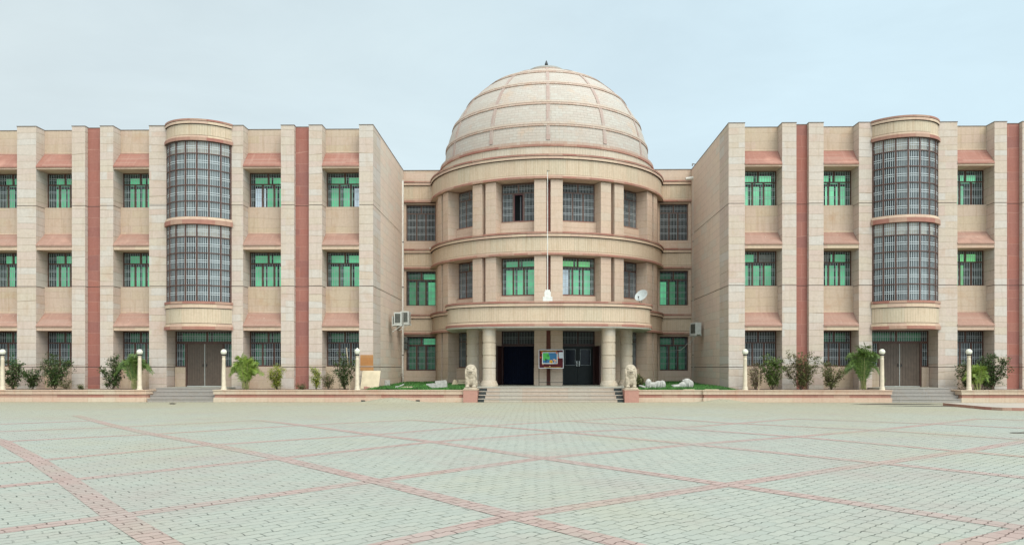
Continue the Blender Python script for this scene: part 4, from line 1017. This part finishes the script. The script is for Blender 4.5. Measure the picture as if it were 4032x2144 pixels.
# satellite dish on the canopy
dx, dy, dz = X(2527, 42.0), 42.0, Z(1166,2527,42.0)
t = thing('satellite_dish', 'round pale satellite dish on the right end of the canopy', 'satellite dish', (dx, dy, 4.90))
d = MB(); R_ = .36; prf = [(R_*i/10, .10*(i/10)**2) for i in range(11)]; prf += [(R_+.012,.10),(R_+.012,.085)]+[(R_*i/10, .10*(i/10)**2-.015) for i in range(10,-1,-1)]
d.lathe(prf, 0, 0, 36); o = d.build('reflector', M['dish'], t, world=False)
o.location = (0, 0, dz-4.90); ax = Vector((-.50,-.62,.52)).normalized(); o.rotation_euler = ax.to_track_quat('Z','Y').to_euler(); o.scale = (1,1,1)
m = MB(); pb = Vector((dx, dy, dz)); m.tube((dx, dy+.1, 4.90), (dx, dy+.08, dz), .025, .025, 8); m.tube((dx-.25,dy+.1,4.92),(dx,dy+.1,dz-.3),.012,.012,6); m.build('stand', M['cable'], t)
m = MB(); low = pb + Vector((-.12,-.02,-.33)); tip = pb+ax*.36+Vector((-.04,0,-.22)); m.path([low, (low+tip)/2+Vector((0,0,-.03)), tip], .012, .012, 6); m.tube(tip, tip-ax*.08, .03, .03, 8); m.build('feed_arm', M['black'], t)

# drain pipes
def pipe(u, Y, v0, label, elbow):
    x = X(u, Y); z1 = Z(v0, u, Y); t = thing('drain_pipe', label, 'pipe', (x, Y, .5), 'white drain pipes in the corners')
    m = MB(); m.tube((x,Y,.55),(x,Y,z1),.115,.115,14)
    if elbow: m.path([(x,Y,z1-.02),(x-.08,Y,z1+.08),(x-.55,Y,z1+.02)], .115, .105, 12)
    else: m.tube((x,Y,z1),(x,Y,z1+.03),.125,.125,14)
    m.build('pipe', M['pipe'], t)
    for zz in (2.4, 6.6, 9.4):
        m = MB(); m.tube((x,Y,zz),(x,Y,zz+.06),.128,.128,14); m.build('coupling', M['coping'], t)
pipe(1583, 48.05, 712, 'white drain pipe in the corner left of the dome block', False)
pipe(2735, 48.05, 706, 'white drain pipe with an elbow in the corner right of the dome block', True)
m = MB(); x = X(2739, 48.0); m.path([(x,48.1,Z(706,2739,48)),(x,48.1,Z(645,2739,48)),(x-.18,48.1,Z(643,2739,48)),(x-.18,48.1,Z(652,2739,48))], .03, .03, 8)
tag(m.build('vent_pipe', M['coping']), 'thin dark vent pipe rising above the right drain pipe', 'pipe')

# air conditioners
def ac(x, y, z, w, h, d, rz, label, bracket=True, open_=False):
    t = thing('air_conditioner', label, 'air conditioner', (x, y, z), 'outdoor air conditioner units', rz)
    m = MB(); m.box(-w/2, w/2, -d/2, d/2, .04, h); m.build('casing', M['acwhite'], t, world=False, bevel=.015)
    m = MB(); m.box(-w/2+.07, w/2-.07, -d/2-.012, -d/2+.01, .13, h-.08)
    for i in range(9): zz = .16+(h-.3)*i/8; m.box(-w/2+.08, w/2-.08, -d/2-.022, -d/2-.011, zz, zz+.012)
    m.build('intake_grille', M['acdark'], t, world=False)
    if bracket:
        m = MB(); m.box(-w/2-.06, w/2+.04, -d/2, -d/2+.04, -.03, .04); m.box(-w/2-.06, w/2+.04, d/2-.04, d/2, -.03, .04); m.box(-w/2-.1, -w/2-.06, -d/2, d/2, -.05, .5)
        m.tube((-w/2-.08,-d/2+.02,-.38),(w/2,-d/2+.02,-.02),.018,.018,6); m.build('bracket', M['acwhite'], t, world=False)
    return t
xa = xp(1469)
ac(xa+.55, 43.6, Z(1280,1575,43.6), .80*.55, .72, .80*.8, 0, 'boxy air conditioner with dark grille on the left wing return wall, nearer of two')
ac(xa+.50, 46.3, Z(1277,1595,46.3), .5, .78, .8, 0, 'air conditioner half hidden behind the nearer unit on the left return wall', True)
t = ac(xp(2869)-.42, 45.2, Z(1320,2730,45.2), .70, .74, .36, radians(-76), 'tilted air conditioner unit with open side on the right wing return wall')
m = MB(); m.path([(-.37,.10,.62),(-.42,.16,.50),(-.42,.14,.22),(-.38,-.02,.16)], .03, .025, 7); m.box(-.362,-.352,-.08,.06,.50,.64); m.tube((-.36,.17,.55),(-.50,.26,.45),.04,.04,8); m.build('hose', M['acdark'], t, world=False)
# cable from it across the window
m = MB(); Yc_ = 48.3
m.path([(X(u,Yc_),Yc_,Z(v,u,Yc_)) for u, v in ((2730,1345),(2706,1352),(2696,1364),(2680,1377),(2660,1378),(2640,1379))], .02, .016, 6)
tag(m.build('cable', M['cable']), 'loose grey cable running from the right air conditioner across the window', 'cable')
# meters
t = thing('electric_meter', 'pair of small dark electric meters beside the left ground-floor link window', 'meter', (X(1596,48.5),48.5,Z(1372,1596,48.5)))
m = MB(); x = X(1596, 48.55); m.box(x-.13,x+.13,48.45,48.63,Z(1374,1596,48.55),Z(1353,1596,48.55)); m.build('lower_case', M['meter'], t, bevel=.02)
m = MB(); m.box(x-.12,x+.14,48.45,48.63,Z(1350,1596,48.55),Z(1326,1596,48.55)); m.build('upper_case', M['meter'], t, bevel=.05)
# security camera
m = MB(); x = X(1694, 47.9); z = Z(977,1694,47.9); m.lathe([(0,z-.06),(.05,z-.04),(.07,z),(.07,z+.03),(0,z+.03)], x, 47.9, 14); m.tube((x,47.9,z+.02),(x,48.4,z+.04),.02,.02,6)
tag(m.build('security_camera', M['white']), 'tiny white security camera on the left edge of the drum', 'camera')

# notice board
NX0, NX1, NY = X(2121, 41.6), X(2219, 41.6), 41.6
zb, zt = Z(1449,2170,NY), Z(1375,2170,NY)
t = thing('notice_board', 'maroon notice board with a painted tree and house picture between the entrance doors', 'notice board', ((NX0+NX1)/2, NY, .68))
m = MB(); m.box(NX0+.03, NX1-.03, NY, NY+.04, zb+.03, zt-.03); m.build('panel', plain('maroon_felt', (.075,.006,.010), .9, var=.3), t)
m = MB()
m.box(NX0, NX1, NY-.012, NY+.045, zt-.035, zt); m.box(NX0, NX1, NY-.012, NY+.045, zb, zb+.03); m.box(NX0, NX0+.03, NY-.011, NY+.044, zb+.03, zt-.035); m.box(NX1-.03, NX1, NY-.011, NY+.044, zb+.03, zt-.035)
m.build('frame', plain('aluminium_frame', (.6,.6,.62), .4), t)
for x in (NX0+.01, NX1-.04):
    m = MB(); m.box(x-.01, x+.025, NY+.046, NY+.08, .68, zt+.02); m.tube((x,NY-.2,.70),(x,NY+.3,.70),.015,.015,6); m.build('leg', M['black'], t)
m = MB(); m.box(NX0+.02, NX1-.02, NY+.05, NY+.075, .84, .87); m.box(NX0, NX1, NY+.05, NY+.075, zt, zt+.02); m.build('crossbar', M['black'], t)
def bp(fx, fz): return (NX0+(NX1-NX0)*fx, zb+(zt-zb)*fz)
art = MB()
def fr_(x0, z0, x1, z1, y, mi): 
    a = bp(x0, z0); b = bp(x1, z1); art.box(a[0], b[0], y, y+.002, a[1], b[1], mi)
def poly(cx, cz, r0, r1, n, y, mi, sx=1):
    c = bp(cx, cz); P = []
    for i in range(n):
        a = 2*pi*i/n; r = r0 if i % 2 == 0 else r1; P.append((c[0]+r*cos(a)*sx, y, c[1]+r*sin(a)))
    art.face(P, None, mi)
fr_(.14,.24,.76,.86, NY-.006, 0); fr_(.17,.28,.73,.83, NY-.009, 1)
for cx, cz, r in ((.26,.66,.13),(.33,.72,.12),(.36,.60,.12),(.25,.52,.11),(.40,.52,.07),(.22,.74,.08)): poly(cx, cz, r, r*.93, 20, NY-.0105-.0002*r*10, 2)
for (x0,z0,x1,z1) in ((.28,.30,.305,.52),(.24,.46,.28,.49),(.30,.44,.36,.47),(.25,.40,.29,.43)): fr_(x0,z0,x1,z1,NY-.0145,3)
poly(.50,.36,.10,.085,10, NY-.0135, 4); fr_(.49,.29,.515,.37, NY-.0165, 3); fr_(.44,.29,.56,.36, NY-.0150, 4)
for cx, cz in ((.62,.46),(.68,.42),(.65,.36)): poly(cx, cz, .05, .03, 9, NY-.013, 5, 1.4)
fr_(.80,.54,.985,.86, NY-.008, 6)
for cx, cz in ((.13,.83),(.08,.58),(.79,.56),(.72,.82)): poly(cx, cz, .065, .025, 12, NY-.017, 7)
for cx, cz in ((.17,.22),(.73,.25),(.45,.11)): poly(cx, cz, .045, .02, 12, NY-.017, 5)
for i in range(16): poly(.08+.042*i, .93, .026, .018, 8, NY-.017, 8)
for i in range(16): poly(.24+.042*i, .06, .026, .018, 8, NY-.017, 8)
def pm_(n_, c): return plain(n_, c, .8, var=.05)
art.build('poster', [pm_('poster_white',(.75,.75,.7)), pm_('poster_blue',(.04,.16,.32)), pm_('poster_green',(.09,.48,.10)), pm_('poster_black',(.01,.01,.01)), pm_('poster_orange',(.72,.36,.02)), pm_('poster_pink',(.75,.42,.25)), pm_('paper_white',(.55,.57,.60)), pm_('paper_red',(.75,.10,.02)), pm_('garland_gold',(.45,.25,.02))], t)

# ------------------------------------------------------------------ lawns and things lying on them
def lawn(x0, x1, y0, y1, label, seed, xtaper):
    rnd = random.Random(seed); m = MB(); nx, ny = 40, 24
    def h(x, y):
        e = min(1, (x-x0)/.4, (x1-x)/.4, (y-y0)/.25+.25)
        return .575+.055*max(0, e)+.03*sin(x*1.7+seed)*sin(y*.9)+(y-y0)*.012
    P = [[(x0+(x1-x0)*i/nx, y0+(y1-y0)*j/ny) for i in range(nx+1)] for j in range(ny+1)]
    for j in range(ny):
        for i in range(nx):
            q = [P[j][i],P[j][i+1],P[j+1][i+1],P[j+1][i]]; m.face([(a, b, h(a, b)) for a, b in q], None, 0, True)
    for _ in range(15000):
        x = rnd.uniform(x0+.02, x1-.02); y = y0+(y1-y0)*rnd.random()**1.4; z = h(x, y)-.01; a = rnd.uniform(0, pi); hh = rnd.uniform(.04,.10)*(1.5 if rnd.random() < .1 else 1)
        dx, dy = cos(a)*.012, sin(a)*.012; lx, ly = rnd.uniform(-.05,.05), rnd.uniform(-.05,.05)
        m.face([(x-dx,y-dy,z),(x+dx,y+dy,z),(x+lx,y+ly,z+hh)], [(0,0),(1,0),(0,1)], 1 if rnd.random() < .4 else 0)
    tag(m.build('lawn', [M['grass'], M['bladelight']]), label, 'lawn', None, 'stuff')
lawn(X(1437,YK+.3), XS['pl0']-.05, YK+.28, YL-.1, 'green lawn left of the entrance', 1, 0)
lawn(XS['pr1']+.05, X(2908,YK+.3), YK+.40, YL-.1, 'green lawn right of the entrance', 2, 0)

def rock(name, parts, mat, label, cat, loc, voxel=.016, group=None, cyl=()):
    o = blobs(name, parts, mat, voxel, None, cyl); o.location = loc; tag(o, label, cat, group); return o
GRP = 'broken plaster and stone pieces left on the lawns'
# broken fluted block on the left lawn
t = thing('broken_carving', 'broken white carved block with a beaded edge lying on the left lawn', 'stone fragment', (X(1725,38.0),38.0,.62), GRP, radians(0))
m = MB(); m.box(-.10,.46,-.14,.14,.03,.33); m.build('block', M['plaster'], t, world=False, bevel=.02)
m = MB()
for i in range(9): m.lathe([(0,.30),(.03,.32),(.038,.35),(.025,.385),(0,.39)], -.08+.062*i, -.10, 10)
for i in range(8): m.lathe([(0,.20),(.028,.22),(.034,.25),(.02,.28),(0,.285)], -.52+.055*i, -.10, 10)
m.build('beading', M['plaster'], t, world=False)
m = MB(); m.face([(-.53,-.13,.24),(-.10,-.13,.24),(-.10,-.13,.02),(-.22,-.13,.0)]); m.face([(-.53,.12,.24),(-.22,.12,.0),(-.10,.12,.02),(-.10,.12,.24)]); m.face([(-.53,-.13,.24),(-.53,.12,.24),(-.10,.12,.24),(-.10,-.13,.24)]); m.face([(-.53,-.13,.24),(-.22,-.13,.0),(-.22,.12,.0),(-.53,.12,.24)]); m.build('wedge', M['plaster'], t, world=False)
t.rotation_euler = (0, radians(-5), 0)
m = MB(); x = X(1600,38.2); m.tube((x-.27,38.2,.67),(x+.30,38.2,.67),.045,.045,10); tag(m.build('stone_roller', M['kerb']), 'short pinkish stone bar lying on the left lawn', 'stone fragment', GRP)
m = MB(); x = X(1525,41.5); m.box(x-.14,x+.16,41.4,41.5,.62,.98); m.box(x-.16,x-.05,41.38,41.52,.60,.70); tag(m.build('stone_stump', M['plaster'], bevel=.03), 'small upright white stone piece at the foot of the left return wall', 'stone fragment', GRP)
m = MB(); m.face([(X(1553,37.9),37.7,.64),(X(1583,37.9),38.2,.82),(X(1586,37.9),38.25,.80),(X(1560,37.9),37.7,.62)]); m.box(X(1558,37.9),X(1566,37.9),37.8,37.85,.62,.75)
m.tube((X(1553,37.8),37.7,.64),(X(1585,37.8),38.2,.83),.022,.022,6); tag(m.build('pale_strip', M['plaster']), 'thin pale strip lying diagonally on the left lawn', 'strip', GRP)
# cream slab leaning on the pillar
m = MB(); x0, x1 = X(1419,38.6), X(1491,38.6); zb_, zt_ = .58, Z(1458,1450,38.9)
a = [(x0,38.55,zb_),(x1,38.55,zb_),(x1,39.1,zt_),(x0,39.1,zt_)]; b = [(p[0],p[1]+.05,p[2]+.0) for p in a]
m.face(a); m.face(b[::-1])
for i in range(4): j = (i+1) % 4; m.face([a[i],b[i],b[j],a[j]][::-1])
tag(m.build('leaning_slab', M['slab']), 'large cream stone slab leaning against the base of the orange-patched pillar', 'slab')
m = MB(); m.box(X(1434,38.3),X(1446,38.3),38.2,38.35,.57,.72); m.box(X(1446,38.3),X(1456,38.3),38.22,38.33,.57,.70); tag(m.build('brick_piece', M['pedestal'], bevel=.02), 'small pinkish brick pieces in front of the leaning slab', 'brick', GRP)
# pyramid stone and stacked slabs behind the left lion
m = MB(); x = X(1791,42.5); m.lathe([(.27,.62),(.20,.72),(.10,.95),(.03,1.0),(0,1.0)], x, 42.5, 5, smooth=False); tag(m.build('pointed_stone', M['slab']), 'small pointed stone beside the slab stack behind the left lion', 'stone fragment', GRP)
for i in range(3):
    m = MB(); x0 = X(1806,42.8)-.04*(i % 2); m.box(x0, x0+.75, 42.6, 43.1, .62+.13*i, .62+.13*i+.085)
    o = m.build('stacked_slab', M['slab'], bevel=.01); tag(o, ('lowest','middle','topmost')[i]+' of three cream slabs stacked behind the left lion', 'slab', 'slabs stacked behind the left lion')
# draped plaster figures on the right lawn
D1 = [((-.42,0,.08),(.20,.06,.05),(0,.3,0)), ((-.20,0,.20),(.14,.13,.20),Z3), ((.0,0,.14),(.22,.13,.13),Z3), ((.22,0,.17),(.20,.13,.15),Z3), ((.38,0,.17),(.14,.14,.17),Z3), ((.46,0,.15),(.06,.13,.15),Z3),
      ((-.24,-.10,.14),(.03,.04,.17),(0,.15,0)), ((-.16,-.11,.15),(.03,.04,.18),(0,-.1,0)), ((.20,-.12,.14),(.025,.03,.15),(0,.1,0)), ((.30,-.12,.14),(.025,.03,.15),(0,0,0)), ((.40,-.12,.15),(.025,.03,.15),(0,-.1,0)), ((.08,-.12,.12),(.03,.03,.12),(0,.2,0))]
rock('draped_figure', D1, M['plaster'], 'headless draped white plaster figure lying on the right lawn beside the lion', 'statue', (X(2572,38.3),38.3,.60), .012, GRP).scale = (1.18,1.0,1.25)
D2 = [((-.33,0,.10),(.24,.12,.09),(0,-.12,0)), ((-.48,0,.16),(.14,.05,.025),(0,-.1,0)), ((-.05,0,.16),(.24,.15,.16),(0,-.3,0)), ((.12,0,.25),(.20,.15,.20),Z3), ((.22,0,.20),(.20,.15,.19),Z3), ((.05,0,.38),(.06,.07,.06),Z3), ((-.06,-.02,.36),(.045,.05,.04),Z3), ((.14,0,.38),(.08,.10,.06),Z3),
      ((.28,-.10,.18),(.03,.05,.18),(0,-.3,0)), ((.18,-.12,.16),(.03,.05,.17),(0,-.2,0))]
rock('draped_figure', D2, M['plaster'], 'white plaster fragment of a bent draped figure near the right drain pipe', 'statue', (X(2695,38.6),38.6,.60), .012, GRP).scale = (1.1,1.0,1.15)
m = MB()
for (u0,u1) in ((2692,2736),(2776,2830)):
    m = MB(); m.box(X(u0,YK+.2),X(u1,YK+.2),YK+.12,YK+.36,.588,.615); tag(m.build('thin_slab', M['slab'], bevel=.008), ('thin broken slab on the right planter wall in front of the bent figure' if u0 < 2700 else 'thin broken slab on the right planter wall right of the wall joint'), 'slab', GRP)
# drain hole blocks under the left wall
m = MB()
for u in (1430, 1645): 
    m = MB(); m.box(X(u-8,YK),X(u+8,YK),YK-.012,YK+.05,.03,.10 if u < 1500 else .11); tag(m.build('drain_outlet', M['black']), 'small black drain outlet low on the left planter wall, '+('left' if u < 1500 else 'right')+' of the paving hump', 'drain', 'drain outlets')
# leaning stick
m = MB(); Ys = 38.0; m.path([(X(1379,Ys),Ys-.1,.56),(X(1372,Ys),Ys,Z(1450,1372,Ys)),(X(1358,Ys),Ys+.3,Z(1367,1358,Ys))], .030, .018, 7)
tag(m.build('stick', M['wood']), 'long pale stick leaning among the bush beside the acorn lamp', 'stick')
m = MB(); m.path([(X(2985,Ys),Ys-.1,.56),(X(2989,Ys),Ys,Z(1448,2989,Ys))], .028, .024, 7)
tag(m.build('stick', M['wood']), 'short pale stake beside the dry twiggy bush of the right wing', 'stick')

# ------------------------------------------------------------------ plants
def leaf(m, p, d, up, ln, wd, mi=0):
    d = d.normalized(); s = d.cross(up); 
    if s.length < 1e-3: s = Vector((1,0,0))
    s = s.normalized()*wd/2; n = s.cross(d).normalized()*ln*.08
    a = p; b = p+d*ln*.5-s+n; c = p+d*ln; e = p+d*ln*.5+s+n
    m.face([a, b, c, e], [(0,0),(0,1),(1,1),(1,0)], mi)
def bush(u0, u1, v0, v1, mat, label, kind='bush', dens=1.0, seed=0, shape='round', Y=38.15, leafsz=.10, stems=5, cat='bush', twig=False):
    rnd = random.Random(seed*13+5)
    x0, x1 = X(u0,Y), X(u1,Y); zb = .56; zt = Z(v0,(u0+u1)/2,Y); cx = (x0+x1)/2; hw = (x1-x0)/2; hh = zt-zb
    bx = cx+rnd.uniform(-.1,.1)*hw
    t = thing(kind, label, cat, (bx, Y, zb), 'shrubs planted along the wings')
    sm = MB(); lm = MB(); tips = []
    def inside(x, z):
        fx = (x-cx)/hw; fz = (z-zb)/hh
        if fz < 0 or fz > 1.02: return False
        if shape == 'vee': lim = .25+.75*min(1, fz/.55)
        elif shape == 'column': lim = .55+.45*sin(pi*min(1, fz*1.1))
        elif shape == 'low': lim = 1
        else: lim = (.45+.55*min(1, fz/.35)) if fz < .6 else sqrt(max(0, 1-((fz-.6)/.42)**2))
        return abs(fx) <= lim
    for i in range(stems):
        ang = (i+.5)/stems*2-1; tgt = Vector((cx+hw*ang*rnd.uniform(.8,1.02), Y+rnd.uniform(-.35,.35), zb+hh*rnd.uniform(.6,.97)*(1-.25*abs(ang))))
        p = Vector((bx+rnd.uniform(-.05,.05), Y+rnd.uniform(-.04,.04), zb)); pts = [p]
        for k in range(1, 7):
            f = k/6; q = p.lerp(tgt, f)+Vector((rnd.uniform(-1,1),rnd.uniform(-1,1),0))*.05*hh; q.z = zb+(tgt.z-zb)*(f**.85); pts.append(q)
        sm.path(pts, .018 if not twig else .014, .006, 5)
        for k in range(1, 7):
            for _ in range(3 if not twig else 5):
                st_ = pts[k]; dr = Vector((rnd.uniform(-1,1), rnd.uniform(-.8,.8), rnd.uniform(-.2,.9))).normalized(); ln = rnd.uniform(.12,.34)*min(1.4, hh/1.0)
                e = st_+dr*ln
                if not inside(e.x, e.z): e = st_.lerp(e, .4)
                sm.tube(st_, e, .006, .003, 4, caps=False); tips.append((st_, e))
    for (s_, e_) in tips:
        nl = int(rnd.randint(16, 27)*dens)
        for _ in range(nl):
            f = rnd.uniform(.2, 1.08); p = s_.lerp(e_, f)+Vector((rnd.gauss(0,.055),rnd.gauss(0,.06),rnd.gauss(0,.055)))
            d = Vector((rnd.uniform(-1,1), rnd.uniform(-1,.6), rnd.uniform(-.6,.9))); sz = leafsz*rnd.uniform(.6,1.3)
            leaf(lm, p, d, Vector((rnd.uniform(-.5,.5),rnd.uniform(-.5,.5),1)), sz, sz*.55)
    sm.build('stems', M['twig'] if twig else M['stem'], t)
    if lm.f: lm.build('foliage', mat, t)
    return t
def palm(u0, u1, v0, mat, label, seed=0, Y=38.1, n=16, culms=4, leafl=.26):
    rnd = random.Random(seed*7+3); x0, x1 = X(u0,Y), X(u1,Y); zb = .56; cx = (x0+x1)/2; hw = (x1-x0)/2; hh = Z(v0,(u0+u1)/2,Y)-zb
    t = thing('areca_palm', label, 'palm', (cx, Y, zb), 'palms planted along the wings'); sm = MB(); lm = MB()
    for i in range(n):
        ang = (i+.5)/n*2-1+rnd.uniform(-.06,.06); base = Vector((cx+rnd.uniform(-.14,.14), Y+rnd.uniform(-.1,.1), zb))
        yd = rnd.uniform(-.5,.5); reach = hw*ang; top = hh*rnd.uniform(.78,1.02)*(1-.30*abs(ang)**1.3)
        droop = abs(ang)**1.5*hh*rnd.uniform(.15,.45)
        pts = []
        for k in range(13):
            f = k/12; x = base.x+reach*f**1.5; y = base.y+yd*f**1.4*.9; z = zb+top*sin(min(f*1.25,1)*pi/2)-droop*max(0,f-.55)**1.6*3.2
            pts.append(Vector((x, y, max(z, zb+.05))))
        sm.path(pts, .016, .004, 5)
        for k in range(3, 13):
            a = pts[k-1]; b = pts[k]; d = (b-a).normalized()
            for q in range(5):
                p = a.lerp(b, q/5); f = (k-1+q/5)/12; ll = leafl*(.5+.9*sin(pi*min(1,(f-.1)/.92)))*rnd.uniform(.85,1.15)
                sd_ = d.cross(Vector((rnd.uniform(-.2,.2),-.5,1))).normalized()
                for s in (-1, 1):
                    dd = (sd_*s*.75+d*.75+Vector((0,rnd.uniform(-.2,.2),rnd.uniform(-.35,.15)))).normalized()
                    e1 = p+dd*ll*.55; e2 = e1+(dd+Vector((0,0,-.6))).normalized()*ll*.5; wv = d*.014
                    lm.face([p-wv*.5, e1-wv, e1+wv, p+wv*.5]); lm.face([e1-wv, e2, e1+wv])
    for i in range(culms): sm.tube((cx+rnd.uniform(-.16,.16),Y+rnd.uniform(-.1,.1),zb),(cx+rnd.uniform(-.2,.2),Y,zb+hh*.42),.026,.018,6)
    sm.build('fronds_stem', M['stemgreen'], t); lm.build('foliage', mat, t)
M['stemgreen'] = plain('palm_stem', (.20,.20,.07), .7, var=.3, vscale=8)
L_ = LEAF
bush(12, 92, 1408, 1530, L_['dark'], 'leggy dark green bush beside the leftmost lamp', seed=1, stems=5, shape='round')
bush(96, 166, 1438, 1530, L_['dark'], 'narrow dark shrub between the leftmost bush and the large spreading one', seed=2, stems=4, dens=.8)
bush(150, 286, 1372, 1530, L_['dark'], 'large dark V-shaped bush in front of the second window from the left', seed=3, stems=8, shape='vee', dens=1.1, leafsz=.095)
bush(246, 272, 1492, 1530, L_['olive'], 'tiny weed at the foot of the large V-shaped bush', seed=4, stems=2, leafsz=.05, cat='weed', kind='weed')
bush(305, 336, 1512, 1530, L_['olive'], 'low dry weed at the base of the left red strip', seed=5, stems=2, leafsz=.05, cat='weed', kind='weed')
bush(408, 480, 1400, 1530, L_['dark'], 'dark bushy shrub just left of the palm at the left wing', seed=6, stems=5, dens=1.2)
palm(455, 604, 1386, L_['palm'], 'dark green palm behind the lamp left of the left side door', seed=1)
palm(893, 1040, 1398, L_['palmbright'], 'full bright green palm right of the left side door', seed=2, n=22)
bush(1058, 1120, 1430, 1530, L_['yellow'], 'yellow-green upright shrub right of the bright palm', seed=7, stems=5, shape='vee', dens=1.2, leafsz=.07)
bush(1160, 1215, 1508, 1530, L_['olive'], 'low weeds at the base of the red strip right of the yellow-green shrub', seed=8, stems=3, leafsz=.05, cat='weed', kind='weed', dens=.6)
bush(1226, 1262, 1432, 1530, L_['yellow'], 'slender yellow-green shrub against the narrow pillar left of the thin dry bush', seed=9, stems=3, shape='column', dens=1.3, leafsz=.065)
bush(1266, 1318, 1458, 1530, L_['olive'], 'thin drying bush left of the leaning stick', seed=10, stems=4, dens=.55, leafsz=.07)
bush(1306, 1410, 1386, 1530, L_['dark'], 'sparse dark bush around the leaning stick beside the acorn lamp', seed=11, stems=7, dens=.65, shape='vee')
bush(2495, 2532, 1470, 1530, L_['olive'], 'small drooping olive plant behind the right lion', seed=12, stems=4, dens=.7, Y=39.0)
bush(2944, 3004, 1414, 1530, L_['olive'], 'dry brown twiggy bush beside the lamp of the right wing', seed=13, stems=9, dens=.10, twig=True)
bush(2992, 3094, 1378, 1530, L_['mid'], 'green V-shaped bush below the first right wing window', seed=14, stems=7, shape='vee', dens=.9)
bush(3078, 3242, 1372, 1530, L_['olive'], 'widest sparse bush spreading in front of the right wing red strip', seed=15, stems=10, dens=.75, shape='vee')
bush(3230, 3322, 1420, 1530, L_['olive'], 'loose bush between the widest sparse bush and the tall palm', seed=16, stems=6, dens=.6)
palm(3312, 3484, 1352, L_['palm'], 'tall dark palm left of the right side door', seed=3, n=26, leafl=.28)
bush(3762, 3850, 1420, 1530, L_['dark'], 'low dark bush partly behind the lamp right of the right side steps', seed=17, stems=4, dens=.7, Y=38.5)
palm(3806, 3886, 1432, L_['palmbright'], 'small bright palm beside the rightmost lamp', seed=4, n=14, Y=37.9, leafl=.2)
bush(3832, 3980, 1378, 1530, L_['dark'], 'big dark rounded bush at the right end below the window', seed=18, stems=9, dens=1.0, Y=38.6)
bush(1568, 1592, 1458, 1530, L_['olive'], 'bare forked twig against the wall below the left link window', seed=19, stems=2, dens=0, twig=True, Y=47.5, cat='twig', kind='twig')
